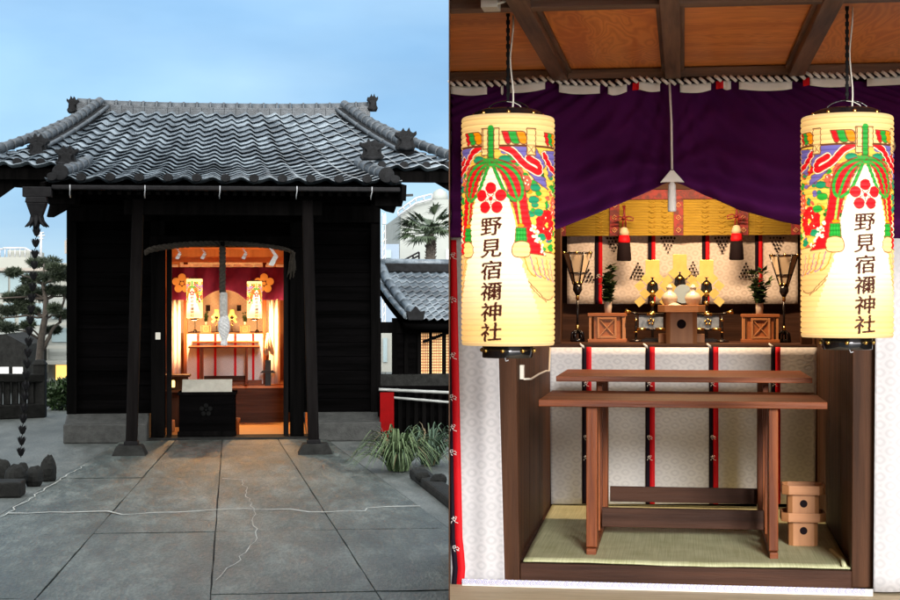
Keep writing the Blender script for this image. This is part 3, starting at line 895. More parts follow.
lc = thing('brocade_curtain', 'white brocade curtain with black and red ribbon, left of the alcove', 'curtain', tuple(A.at(472, 590, -.03)), 'white brocade curtains around the altar')
obj('cloth', cloth(450.6, 450.6, 492, 505, 110, 590, -.045, 2.3, .004, 40, 30), M['brocade'], lc)
ribbon_on(lc, 440.3, 240, 598, -.058, 5, 7.5, (256, 300, 356, 398, 428, 453, 520, 549), lambda t: 3.5+7.5*t+2.2*math.sin(max(t-.85, 0)*26), 450.7)
rc = thing('brocade_curtain', 'plain white brocade curtain hanging right of the alcove under the right lantern', 'curtain', tuple(A.at(890, 590, -.03)), 'white brocade curtains around the altar')
obj('cloth', cloth(877.5, 873.5, 990, 990, 110, 592, -.045, 3, .006, 50, 30), M['brocade'], rc)

lowc = thing('brocade_curtain', 'white brocade curtain with four ribbons hung below the altar shelf', 'curtain', tuple(A.at(683, 503, 2.25)), 'white brocade curtains around the altar')
obj('cloth', cloth(549, 551, 817, 815, 347.5, 504, 2.27, 6, .0035, 90, 20), M['brocade_low'], lowc)
for i, px in enumerate((582, 645.5, 709, 771)):
    ribbon_on(lowc, px, 347, 504, 2.255, 4.4, 5.0, (384, 438, 458), cl=None)
    mb = MB(); q = A.at(px+1, 346.5, 2.24)
    mb.tube([(q.x-.02, q.y, q.z+.018), (q.x, q.y-.01, q.z), (q.x+.006, q.y, q.z-.01)], [.005, .009, .004], 6)
    obj('tie', mb, M['paper'], lowc)

bk = thing('brocade_curtain', 'cream brocade hanging with dark printed crests behind the altar ornaments', 'curtain', tuple(A.at(683, 303, 3.3)), 'white brocade curtains around the altar')
obj('cloth', cloth(567, 567, 798, 798, 190, 304, 3.30, 6, .008, 60, 12), M['brocade_back'], bk)
for px in (595, 648, 702, 755):
    ribbon_on(bk, px, 190, 304, 3.286, 3.6, 3.8, (276,))
rnd = random.Random(5)
for (cx, cy, up) in ((614, 243, -1), (668, 243, -1), (722, 243, -1), (777, 243, -1), (587, 275, 1), (638, 272, 1), (693, 271, 1), (746, 272, 1)):
    mb = MB()
    for r in range(5):
        for k in range(5-r):
            x = cx+(k-(4-r)/2)*3.3; y = cy+up*(-(r)*3.4+5)+rnd.uniform(-.4, .4)
            q = A.at(x, y, 3.276); s = A.mpp(cx, 3.28)*rnd.uniform(1.0, 1.5)
            mb.prism([(q.x-s, q.z), (q.x, q.z-s*1.1), (q.x+s, q.z), (q.x, q.z+s*1.1)], 3.276, 3.280)
    obj('printed_crest', mb, M['crest_dark'], bk)

# --- bamboo blind with patterned ribbons
bl = thing('bamboo_blind', 'yellow bamboo blind with red patterned ribbons above the ornaments', 'blind', tuple(A.at(683, 236, 3.200)))
b0, b1, bz0, bz1 = A.rect(556, 801, 191, 235.5, 3.200)
mb = MB()
nsl = 34
for k in range(nsl):
    z = bz0+(bz1-bz0)*(k+.5)/nsl; mb.tube([(b0, 3.200, z), (b1, 3.200, z)], (bz1-bz0)/nsl*.52, 6)
obj('slats', mb, M['yellow_blind'], bl)
mb = MB(); mb.box(b0, b1, 3.182, 3.192, A.at(683, 199, 3.180).z, A.at(683, 189.5, 3.180).z); obj('top_ribbon', mb, M['ribbon_pattern'], bl)
mb = MB()
for px in range(562, 800, 3):
    q = A.at(px, 199+rnd.uniform(0, 2), 3.190)
for px in (600, 652, 665, 705, 722, 760):
    for j in range(7):
        q = A.at(px, 201+j*5, 3.188); s = A.mpp(px, 3.200)
        mb.tube([(q.x-3.5*s, 3.188, q.z), (q.x, 3.188, q.z-1.8*s), (q.x+3.5*s, 3.188, q.z)], s*.32, 4)
obj('gold_stitching', mb, M['yellow_plain'], bl)
for px in (561, 614.5, 678.5, 743.5, 796):
    a, b = A.at(px-4.8, 215, 3.180).x, A.at(px+4.8, 215, 3.180).x
    mb = MB(); mb.box(a, b, 3.178, 3.188, bz0, A.at(683, 199.5, 3.180).z)
    o = obj('hanging_ribbon', mb, M['ribbon_pattern'], bl)
    mb = MB()
    for j in range(3):
        q = A.at(px, 205+j*12.5, 3.174); s = A.mpp(px, 3.170)
        mb.tube([(q.x-2.6*s, q.y, q.z), (q.x, q.y, q.z+2.4*s), (q.x+2.6*s, q.y, q.z), (q.x, q.y, q.z-2.4*s), (q.x-2.6*s, q.y, q.z)], s*.5, 4)
        mb.lathe([(.1*s, -.6*s), (.9*s, 0), (.1*s, .6*s)], (q.x, q.y, q.z), 5)
    d = obj('diamond_pattern', mb, M['pattern_gold'], None, base=BASE[o.name]); 
    d.parent = o; d.location = (0, 0, 0); d.rotation_euler = (0, 0, 0)
# tassels hanging before the blind
def blind_tassel(cx, y0, y1, label, v=3.10):
    s = A.mpp(cx, v); q = A.at(cx, y1, v)
    t = thing('tassel', label, 'tassel', tuple(q), 'black and red tassels on the blind')
    h = (y1-y0)*s
    mb = MB(); mb.lathe([(6.6*s, 0), (7.4*s, .03*h), (6.8*s, .3*h), (6.0*s, .55*h)], q, 16); obj('black_fringe', mb, M['crest_dark'], t)
    mb = MB(); mb.lathe([(6.1*s, .54*h), (6.0*s, .60*h), (5.2*s, .76*h)], q, 16); obj('red_band', mb, M['red'], t)
    mb = MB(); mb.lathe([(5.2*s, .755*h), (4.9*s, .86*h), (3.4*s, .97*h), (1.5*s, 1.0*h)], q, 16); obj('cream_top', mb, M['cream_cloth'], t)
    mb = MB(); z = q.z+h
    mb.tube([(q.x+1*s, v, z+22*s), (q.x-.6*s, v-.01, z+10*s), (q.x-1.6*s, v, z-2*s)], .8*s, 6)
    mb.tube([(q.x-1*s, v, z+22*s), (q.x+1.4*s, v-.01, z+10*s), (q.x+1.8*s, v, z-2*s)], .8*s, 6)
    for sg in (-1, 1):
        mb.tube([(q.x, v-.01, z+9*s), (q.x+sg*5*s, v-.012, z+11*s), (q.x+sg*9.5*s, v-.01, z+9*s), (q.x+sg*9*s, v-.01, z+6.5*s), (q.x+sg*4*s, v-.012, z+7*s), (q.x, v-.01, z+9*s)], .75*s, 6)
    mb.lathe([(.4*s, -1.8*s), (1.9*s, 0), (.4*s, 1.8*s)], (q.x, v-.02, z+9*s), 8)
    obj('red_cord', mb, M['ribbon_pattern'], t)
    return t
ts1 = blind_tassel(624, 227, 261, 'black and red tassel hanging over the left ribbon of the yellow blind')
ts2 = blind_tassel(736.5, 224.5, 260, 'black and red tassel hanging over the right ribbon of the yellow blind')

# --- purple curtain
pc = thing('purple_curtain', 'deep purple swagged curtain strung across the top of the altar room', 'curtain', tuple(A.at(672, 180, -.1)))
hem = [(440, 238), (500, 237), (540, 234), (560, 229), (600, 213), (640, 196), (664, 184.5), (672, 181.5), (680, 184), (700, 193), (740, 210), (780, 221), (805, 226), (830, 232), (860, 236), (900, 238), (990, 238)]
def hem_y(x):
    for (x0, y0), (x1, y1) in zip(hem[:-1], hem[1:]):
        if x <= x1:
            t = (x-x0)/(x1-x0); return y0+(y1-y0)*t
    return 238
mb = MB()
def pfn(s, t):
    x = 450.7+(985-450.7)*s
    yb = hem_y(x); y = 81+(yb-81)*t
    d = (yb-y)/160; du = abs(x-672)
    spread = min(1, du/40)
    a = .055*math.exp(-d*2.6)*spread*math.sin(d*26/(0.35+.65*spread)-x*.006*(1 if x > 672 else -1)+1.2)
    a += .016*math.sin(x*.09+.7*math.sin(y*.03))*(1-math.exp(-d*3))
    a += .010*math.sin(x*.031+y*.05)+.010*math.sin((x-672)/(6+.10*max(y-85, 0))*2.2)*math.exp(-((y-85)/40)**2)+.012*math.sin(math.atan2(y-60, x-672)*34)*math.exp(-abs(x-672)/150)*(y-81)/100
    g = -.03*math.exp(-((x-672)/14)**2)*t**3
    q = A.at(x, y, -.10)
    return (q.x, -.10+a*.9+g, q.z)
mb.grid(pfn, 220, 90, True, .002)
obj('cloth', mb, M['purple'], pc)
ropepts = [(450.8, 83.5), (487, 84), (505, 83), (545, 78.5), (560, 82), (600, 83), (612, 84), (640, 79), (672, 82), (700, 81), (722, 78), (740, 79), (790, 79), (808, 75), (850, 76), (866, 76), (900, 73), (985, 72)]
rp = []
for (x0, y0), (x1, y1) in zip(ropepts[:-1], ropepts[1:]):
    for k in range(6): rp.append((x0+(x1-x0)*k/6, y0+(y1-y0)*k/6))
mb = MB(); mb.tube([tuple(A.at(x, y, -.15)) for x, y in rp], .012, 8); rope_o = obj('rope', mb, M['black_rib'], pc)
mb = MB()
x = 452.0
def rope_y(x):
    for (x0, y0), (x1, y1) in zip(ropepts[:-1], ropepts[1:]):
        if x <= x1: return y0+(y1-y0)*(x-x0)/(x1-x0)
    return 72
while x < 978:
    y = rope_y(x); q = A.at(x, y, -.15); s = .0132
    mb.tube([(q.x-.015, q.y-s*.5, q.z+s*.95), (q.x, q.y-s*1.15, q.z), (q.x+.015, q.y-s*.5, q.z-s*.95)], .0085, 6)
    x += 7.6
o = obj('white_twist', mb, M['white'], None, base=BASE[rope_o.name]); o.parent = rope_o; o.location = (0, 0, 0); o.rotation_euler = (0, 0, 0)
tabs = [(450.8, 487, 0), (501, 503.5, 0), (510, 545, 0), (559, 600, 0), (608, 627, 0), (638, 660, 0), (680, 711, 0), (723, 731, 0), (739, 792, 0), (810, 851, 0), (867, 985, 0), (632.5, 639, 1), (716, 723.5, 1), (803, 809.5, 1)]
for (a, b, r) in tabs:
    mb = MB()
    def tf(s, t):
        xx = a+(b-a)*s; q = A.at(xx, rope_y(xx)+2+t*(8.2+(1.5 if not r else 0)*math.sin(s*PI)), -.142)
        return (q.x, -.142+.004*math.sin(s*7+a), q.z)
    mb.grid(tf, 10, 3, True, .003)
    obj('curtain_loop', mb, M['red'] if r else M['white'], pc)
# plum crests on the purple cloth, mostly hidden by the lanterns
for (cx, cy, r) in ((486, 160, 11.5), (872, 151, 11.5)):
    mb = MB(); s = A.mpp(cx, -.17); c = A.at(cx, cy, -.17)
    for k in range(5):
        an = PI/2+k*2*PI/5
        u, w = c.x+math.cos(an)*r*1.3*s, c.z+math.sin(an)*r*1.3*s
        mb.prism([(u+math.cos(j*PI/8)*r*.8*s, w+math.sin(j*PI/8)*r*.8*s) for j in range(16)], -.176-.0006*k, -.165)
    mb.prism([(c.x+math.cos(j*PI/6)*r*.35*s, c.z+math.sin(j*PI/6)*r*.35*s) for j in range(12)], -.182, -.165)
    obj('plum_crest', mb, M['cream_cloth'], pc)
# white cord with tassel that gathers the curtain
q = A.at(672, 183, -.17); s = A.mpp(672, -.17)
ct = thing('cord_tassel', 'white cord with tassel gathering the purple curtain at its middle', 'tassel', (q.x, q.y, q.z-29*s))
mb = MB(); c0 = A.at(669.5, 82, -.16); mb.tube([tuple(c0), (q.x-.6*s, q.y, q.z+60*s), (q.x, q.y, q.z+14*s)], 1.15*s, 8); obj('cord', mb, M['white'], ct)
mb = MB(); mb.prism([(q.x-12*s, q.z+.5*s), (q.x-6*s, q.z+1*s), (q.x+6*s, q.z+1*s), (q.x+12.5*s, q.z+.5*s), (q.x+1.5*s, q.z+13*s), (q.x-1.5*s, q.z+13*s)][::-1], q.y-.012, q.y+.012); obj('folded_knot', mb, M['white'], ct, bevel=.003)
mb = MB(); mb.lathe([(3.6*s, -29*s), (4.4*s, -27.5*s), (4.2*s, -12*s), (3.8*s, -2*s), (1.5*s, 1.5*s)], q, 14); obj('fringe', mb, M['white'], ct)

# --- paper lanterns
def lantern(cx, ytop, ybot, v, label, turn, lean):
    """built at a true size at its own distance; art turned a little about its axis"""
    q = A.at(cx, (ytop+ybot)/2, v); s = A.mpp(cx, v)
    H = LH*s
    base = (q.x, q.y, q.z-H/2)
    t = thing('paper_lantern', label, 'lantern', base, 'painted paper lanterns')
    me = lantern_mesh(s)
    me.transform(Matrix.Rotation(turn, 4, 'Z'))
    me.materials.append(M['lantern_paper'])
    pb = bpy.data.objects.new('paper_body', me); COL.objects.link(pb); pb.parent = t
    z0, z1 = base[2], base[2]+H
    b = Vector(base)
    mb = MB(); mb.lathe([(LR*s*.95, 1*s), (LR*s*.95, 1.8*s), (LR*s*.72, 2*s), (LR*s*.72, 8*s), (LR*s*.56, 11*s)], (b.x, b.y, z1-3*s), 32); obj('top_cap', mb, M['lacquer'], t)
    for k in range(8):
        mb = MB(); a = k*PI/4-PI/2+.12+turn*.0; mb.lathe([(.5*s, -2.2*s), (2.2*s, -1*s), (2.2*s, 1*s), (.5*s, 2.2*s)], (b.x+math.cos(a)*LR*s*.74, b.y+math.sin(a)*LR*s*.74, z1+2.2*s), 8)
        obj('brass_knob', mb, M['gold'], t)
    mb = MB(); mb.lathe([(LR*s*.53, -12.5*s), (LR*s*.55, -12*s), (LR*s*.55, 1*s), (LR*s*.4, 2*s)], (b.x, b.y, z0), 32); mb.lathe([(LR*s*.95, .2*s), (LR*s*.93, 1.6*s), (LR*s*.5, 1.8*s)], (b.x, b.y, z0), 32)
    o = obj('bottom_ring', mb, M['chrome'], t)
    for k in range(8):
        mb = MB(); a = k*PI/4-PI/2-.1; mb.lathe([(.4*s, -2.3*s), (2.3*s, -1*s), (2.3*s, 1*s), (.4*s, 2.3*s)], (b.x+math.cos(a)*LR*s*.565, b.y+math.sin(a)*LR*s*.565, z0-5*s), 8)
        obj('brass_knob', mb, M['gold'], t)
    mb = MB(); mb.tube([(b.x, b.y-LR*s*.55, z0-12*s), (b.x+1*s, b.y-LR*s*.6, z0-15*s), (b.x+3.5*s, b.y-LR*s*.6, z0-14*s)], .6*s, 6); obj('hook', mb, M['metal_grey'], t)
    # bail, chain and flex
    mb = MB(); mb.tube([(b.x+math.cos(a)*22*s, b.y, z1+5*s+math.sin(a)*12*s) for a in [PI*k/12 for k in range(13)]], .8*s, 6); obj('bail', mb, M['chrome'], t)
    zc = CEIL_W-.01
    mb = MB(); zz = z1+17*s; k = 0
    while zz < zc:
        if k % 2: mb.box(b.x-1.9*s, b.x+1.9*s, b.y-.8*s, b.y+.8*s, zz, zz+4.6*s)
        else: mb.box(b.x-1.1*s, b.x+1.1*s, b.y-1.9*s, b.y+1.9*s, zz, zz+4.6*s)
        zz += 4.0*s; k += 1
    obj('chain', mb, M['iron'], t, bevel=.0012)
    mb = MB(); mb.tube([(b.x+4*s+1.5*s*math.sin(j*.7), b.y-2*s, z1+2*s+(zc-z1-2*s)*j/12) for j in range(13)], .9*s, 6)
    mb.tube([(b.x-1*s, b.y-3*s, z1+16*s), (b.x+6*s, b.y-3*s, z1+15*s), (b.x+12*s, b.y-3*s, z1+12*s), (b.x+17*s, b.y-3*s, z1+5*s)], .45*s, 6)
    obj('flex', mb, M['plastic'], t)
    ld = bpy.data.lights.new('bulb', 'POINT'); ld.energy = .60; ld.color = (1, .80, .50); ld.shadow_soft_size = .035
    lo = bpy.data.objects.new('bulb', ld); COL.objects.link(lo); lo.parent = t; lo.location = (0, 0, H*.50)
    return t
M['chrome'] = mat('dark polished band', (.10, .10, .105), (.04, .04, .045), rough=.12, scale=4, metal=.9, bump=0)
LV = -1.72
lan1 = lantern(508, 118, 345, LV, 'lit painted paper lantern before the brocade with red and black ribbon', R_(-15), 0)
lan2 = lantern(847, 113, 341, LV, 'lit painted paper lantern before the plain brocade, hung below the round white fitting', R_(17), 0)
# little electrical boxes on the ceiling
q = A.ground(491, 8, CEIL_W-.07)
mb = MB(); mb.box(q.x-.032, q.x+.030, q.y-.05, q.y+.05, CEIL_W-.075, CEIL_W-.001)
mb.tube([(q.x+.02, q.y-.03, CEIL_W-.06), (q.x+.05, q.y-.04, CEIL_W-.055), (q.x+.075, q.y, CEIL_W-.03)], .006)
obj('junction_box', mb, M['plastic'], bevel=.005, label='small square white junction box on the plywood ceiling', cat='junction box')
q = A.ground(857, 1, CEIL_W-.03)
mb = MB(); mb.lathe([(.028, -.03), (.045, -.022), (.05, -.004), (.05, 0)], (q.x, q.y, CEIL_W-.001), 18)
obj('ceiling_rose', mb, M['plastic'], label='round white ceiling fitting above the lantern by the plain curtain', cat='ceiling fitting')

# --- altar ornaments on the shelf
def px_thing(name, label, cat, cx, ybase, v, group=None):
    q = A.at(cx, ybase, v); return thing(name, label, cat, (q.x, v, SHELF_W), group), A.mpp(cx, v), q.x
def bonbori(cx, label, v=2.75):
    t, s, u = px_thing('standing_lamp', label, 'lamp', cx, 343, v, 'standing paper lamps')
    z = SHELF_W
    mb = MB(); mb.lathe([(7*s, 0), (7*s, 2.5*s), (5*s, 3.5*s)], (u, v, z), 18)
    for k in range(6):
        a = k*PI/3+.2; mb.tube([(u+math.cos(a)*6.5*s, v+math.sin(a)*6.5*s, z+1*s), (u+math.cos(a)*5.5*s, v+math.sin(a)*5.5*s, z+9*s), (u+math.cos(a)*1*s, v+math.sin(a)*1*s, z+12*s)], 1.0*s, 6)
    obj('base', mb, M['lacquer'], t)
    mb = MB(); mb.tube([(u, v, z+8*s), (u, v, z+50*s)], 1.15*s, 8); mb.lathe([(1.4*s, 46*s), (4.8*s, 52*s), (4.4*s, 57*s), (3*s, 58*s)], (u, v, z), 12); obj('stem', mb, M['lacquer'], t)
    mb = MB(); mb.tube([(u, v, z+11*s), (u, v, z+17*s)], 1.7*s, 8); mb.tube([(u, v, z+42*s), (u, v, z+48*s)], 1.7*s, 8)
    n = 6
    for k in range(n):
        a = k*2*PI/n+PI/6
        for (r, h) in ((14.8, 89), (4.2, 59)):
            mb.lathe([(.3*s, -1.6*s), (1.25*s, -1*s), (1.25*s, 1*s), (.3*s, 1.6*s)], (u+math.cos(a)*r*s, v+math.sin(a)*r*s, z+h*s), 6)
    obj('gold_fitting', mb, M['gold'], t)
    mb = MB(); mb.lathe([(3.8*s, 57*s), (14*s, 89*s)], (u, v, z), 6, smooth=False, cap=False); obj('shade', mb, M['cream_cloth'], t)
    mb = MB()
    for k in range(n):
        a = k*2*PI/n; a2 = (k+1)*2*PI/n
        for (ax,) in ((a,),):
            mb.tube([(u+math.cos(ax)*4*s, v+math.sin(ax)*4*s, z+57*s), (u+math.cos(ax)*14.6*s, v+math.sin(ax)*14.6*s, z+90*s)], .8*s, 5)
        for (r, h) in ((14.4, 89), (4.2, 58), (8.2, 69)):
            mb.tube([(u+math.cos(a)*r*s, v+math.sin(a)*r*s, z+h*s), (u+math.cos(a2)*r*s, v+math.sin(a2)*r*s, z+h*s)], .65*s, 5)
    obj('lamp_frame', mb, M['lacquer'], t)
    return t
bon1 = bonbori(577.5, 'black and gold standing lamp beside the potted sprig under the left tassel')
bon2 = bonbori(784, 'black and gold standing lamp at the end of the altar shelf nearest the plain curtain')

def offering_stand(cx, label, v=2.75):
    t, s, u = px_thing('offering_stand', label, 'stand', cx, 343, v, 'square stands carrying the evergreen sprigs')
    z = SHELF_W; h = 29*s; hw = 13*s
    mb = MB(); mb.box(u-hw, u+hw, v-hw, v+hw, z+3*s, z+h-3*s); obj('box_body', mb, M['sanbo'], t, bevel=.002)
    mb = MB(); y = v-hw-.8*s
    mb.box(u-9.5*s, u-7.5*s, y-.7*s, y+.9*s, z+4*s, z+h-4*s); mb.box(u+7.5*s, u+9.5*s, y-.7*s, y+.9*s, z+4*s, z+h-4*s)
    mb.box(u-7.4*s, u+7.4*s, y-.7*s, y+.9*s, z+h-6.2*s, z+h-4.2*s); mb.box(u-7.4*s, u+7.4*s, y-.7*s, y+.9*s, z+4.2*s, z+6.2*s)
    mb.beam((u-7*s, y-.1*s, z+6.5*s), (u+7*s, y-.1*s, z+h-6.5*s), .7*s, 1*s); mb.beam((u+7*s, y+.1*s, z+6.5*s), (u-7*s, y+.1*s, z+h-6.5*s), .7*s, 1*s)
    obj('cross_lattice', mb, M['hinokix'], t, bevel=.001)
    for zz in (z, z+h-3.2*s):
        mb = MB()
        mb.box(u-19*s, u+19*s, v-hw-2*s, v-hw+1.6*s, zz, zz+3.2*s); mb.box(u-19*s, u+19*s, v+hw-1.6*s, v+hw+2*s, zz, zz+3.2*s)
        mb.box(u-hw-2*s, u-hw+1.5*s, v-hw+1.7*s, v+hw-1.7*s, zz, zz+3.2*s); mb.box(u+hw-1.5*s, u+hw+2*s, v-hw+1.7*s, v+hw-1.7*s, zz, zz+3.2*s)
        obj('rail', mb, M['sanbo'], t, bevel=.002)
    mb = MB()
    for sx in (-1, 1):
        for sy in (-1, 1): mb.box(u+sx*16.5*s-1.2*s, u+sx*16.5*s+1.2*s, v+sy*hw-1.2*s, v+sy*hw+1.2*s, z+3.2*s, z+h-3.2*s)
    obj('corner_post', mb, M['hinoki'], t, bevel=.001)
    mb = MB(); mb.box(u-hw-1*s, u+hw+1*s, v-hw, v+hw, z+h-3.5*s, z+h); obj('top', mb, M['sanbo'], t, bevel=.001)
    return t
st1 = offering_stand(607.5, 'square cypress stand with crossed lattice under the sprig beside the left standing lamp')
st2 = offering_stand(760, 'square cypress stand with crossed lattice under the sprig beside the right standing lamp')
def sprig(cx, label, seed, v=2.72):
    s = A.mpp(cx, v); u = A.at(cx, 300, v).x; z = SHELF_W+29*s
    t = thing('evergreen_sprig', label, 'plant', (u, v, z), 'evergreen sprigs in white vases')
    mb = MB(); mb.lathe([(2.8*s, 0), (3.4*s, .5*s), (4.0*s, 7*s), (3.8*s, 9.5*s), (4.4*s, 11*s), (4.2*s, 11.4*s), (3.4*s, 10.5*s)], (u, v, z), 18); obj('vase', mb, M['ceramic'], t)
    r = random.Random(seed); mb = MB(); st = MB()
    for k in range(9):
        a = r.uniform(0, 6.3); ln = r.uniform(18, 41)*s; lean_ = r.uniform(.05, .55)
        p = [(u+math.cos(a)*lean_*ln*t_*t_*.8, v+math.sin(a)*lean_*ln*t_*t_*.5, z+9*s+ln*t_*(1-.25*lean_*t_)) for t_ in (0, .25, .5, .75, 1)]
        st.tube(p, .35*s, 5)
        for j in range(26):
            f = r.uniform(.12, 1); i = min(int(f*4), 3); g = f*4-i
            c = Vector(p[i]).lerp(Vector(p[i+1]), g); b = r.uniform(0, 6.3); el = r.uniform(-.3, .9)
            d = Vector((math.cos(b)*math.cos(el), math.sin(b)*math.cos(el), math.sin(el))); L_ = r.uniform(6.0, 10)*s
            sd = d.cross(Vector((0, 0, 1))).normalized()*L_*.40; up = Vector((0, 0, L_*.06))
            mb.add([c, c+d*L_*.4+sd-up, c+d*L_, c+d*L_*.4-sd-up, c+d*L_*.45+up], [(0, 1, 4), (1, 2, 4), (2, 3, 4), (3, 0, 4)], True)
    obj('leaves', mb, M['leaf'], t); obj('stem', st, M['leaf'], t)
    return t
sp1 = sprig(608, 'leafy evergreen sprig in a white vase beside the left standing lamp', 2)
sp2 = sprig(759.5, 'leafy evergreen sprig in a white vase beside the right standing lamp', 9)

def gohei(cx, ytop, label, v, group='golden zigzag wands'):
    s = A.mpp(cx, v); u = A.at(cx, 300, v).x; z = SHELF_W
    zt = A.at(cx, ytop, v).z
    t = thing('gold_wand', label, 'ritual wand', (u, v, z), group)
    mb = MB(); mb.box(u-7*s, u+7*s, v-1*s, v+.6*s, zt-17.5*s, zt); obj('gold_plaque', mb, M['gold_pale'], t, bevel=.001)
    for sx in (-1, 1):
        mb = MB(); x, w = u+sx*6*s, zt-15*s; L_ = 8.6*s
        path = ((6, -19, 45), (12.5, -26, -40), (7.5, -34, 45), (12.5, -42, -40))
        for i, (dx, dz, an) in enumerate(path):
            c = Vector((u+sx*dx*s, v-(1.2+.9*i)*s, zt+dz*s)); a = R_(an)*sx
            e1 = Vector((math.cos(a), 0, math.sin(a)))*L_*.5; e2 = Vector((-math.sin(a), 0, math.cos(a)))*L_*.44
            mb.prism3([c-e1-e2, c+e1-e2, c+e1+e2, c-e1+e2], (0, .5*s, 0))
        obj('zigzag_streamer', mb, M['gold_pale'], t)
    mb = MB(); mb.tube([(u, v, z+4*s), (u, v, zt-19*s)], 1.5*s, 8); mb.prism([(u-6.5*s, zt-36*s), (u+6.5*s, zt-36*s), (u+5*s, zt-24*s), (u, zt-17*s), (u-5*s, zt-24*s)][::-1][::-1], v+1*s, v+2*s)
    mb.box(u-8*s, u+8*s, v-5*s, v+5*s, z, z+3.5*s)
    obj('stem', mb, M['lacquer'], t, bevel=.001)
    mb = MB()
    for zz, hh in ((zt-24*s, 2), (zt-34*s, 4.2), (zt-44*s, 3), (zt-54*s, 3)):
        if zz > z+6*s: mb.lathe([(.8*s, -hh*s), (2.6*s, -hh*.6*s), (2.6*s, hh*.6*s), (.8*s, hh*s)], (u, v, zz), 8)
    mb.box(u-8.2*s, u+8.2*s, v-5.3*s, v-4.9*s, z+1.2*s, z+2.4*s)
    obj('gold_fitting', mb, M['gold'], t)
    return t
go1 = gohei(652.5, 260, 'golden zigzag wand beside the left wine jar of the central stand', 2.95)
go2 = gohei(679.8, 254.5, 'tallest golden zigzag wand, standing behind the two white jars', 3.1)
go3 = gohei(706.5, 260, 'golden zigzag wand beside the right wine jar of the central stand', 2.95)

def blue_stand(cx, x0, x1, label, v, flip):
    s = A.mpp(cx, v); u0, u1 = A.at(x0, 320, v).x, A.at(x1, 320, v).x; z = SHELF_W; u = (u0+u1)/2
    t = thing('banner_stand', label, 'stand', (u, v, z), 'low lacquered stands beside the central stand')
    mb = MB(); mb.box(u0, u1, v-1*s, v+1*s, z+14*s, z+27*s); obj('brocade_panel', mb, M['blue_panel'], t)
    mb = MB()
    e = -1 if not flip else 1
    ux = u0 if not flip else u1
    for zz in (z+13*s, z+28*s):
        mb.tube([(u0-1*s, v-1.4*s, zz), (u1+1*s, v-1.4*s, zz)], 1.1*s, 8)
    mb.tube([(ux, v, z+28*s), (ux+e*10*s, v, z+30*s)], 1.1*s, 8)
    mb.tube([(ux+e*3*s, v, z+2*s), (ux+e*3*s, v, z+27*s)], 1.2*s, 8)
    mb.lathe([(7*s, 0), (7*s, 1.6*s), (2*s, 3*s)], (ux+e*3*s, v, z), 16)
    mb.box(u-9*s, u+9*s, v-4*s, v+4*s, z, z+3*s)
    obj('lacquer_frame', mb, M['lacquer'], t)
    mb = MB()
    for (a, b, zz) in ((u0-2*s, u0+7*s, z+13*s), (u1-7*s, u1+2*s, z+13*s), (u-4*s, u+4*s, z+28*s)):
        mb.tube([(a, v-1.6*s, zz), (b, v-1.6*s, zz)], 1.5*s, 8)
    mb.tube([(ux+e*8*s, v, z+29.6*s), (ux+e*14*s, v, z+31*s)], [1.2*s, 2.6*s], 8)
    mb.lathe([(.5*s, -2*s), (1.9*s, 0), (.5*s, 2*s)], (ux+e*3*s, v, z+22*s), 8); mb.lathe([(.5*s, -1*s), (3*s, 0), (.5*s, 1*s)], (ux+e*3*s, v, z+10*s), 8)
    for k in range(5):
        a = PI/2+k*2*PI/5; mb.lathe([(.2*s, -1.4*s), (1.5*s, 0), (.2*s, 1.4*s)], (u+math.cos(a)*2.6*s, v-1.6*s, z+20.5*s+math.sin(a)*2.6*s), 8)
    obj('gold_fitting', mb, M['gold'], t)
    return t
blue_stand(651, 639, 663, 'low lacquered stand with blue panel and gold crest beside the left wand', 2.78, False)
blue_stand(708, 697, 719, 'low lacquered stand with blue panel and gold crest beside the right wand', 2.78, True)
# mirror
s = A.mpp(680, 2.98); u = A.at(683, 300, 2.98).x; z = SHELF_W
mt = thing('altar_mirror', 'round polished mirror on a black stand behind the white jars', 'mirror', (u, 2.98, z))
mb = MB(); mb.prism3([(u+math.cos(k*PI/16)*9.5*s, 2.98+math.sin(k*PI/16)*1.5*s, z+48*s+math.sin(k*PI/16)*9.5*s) for k in range(32)], (0, .012, -.002)); obj('mirror_disc', mb, M['mirror'], mt)
mb = MB(); mb.prism([(u-10*s, z), (u+10*s, z), (u+7*s, z+14*s), (u+13*s, z+42*s), (u+8*s, z+38*s), (u, z+36*s), (u-8*s, z+38*s), (u-13*s, z+42*s), (u-7*s, z+14*s)][::-1], 2.998, 3.02); obj('mirror_stand', mb, M['lacquer'], mt)
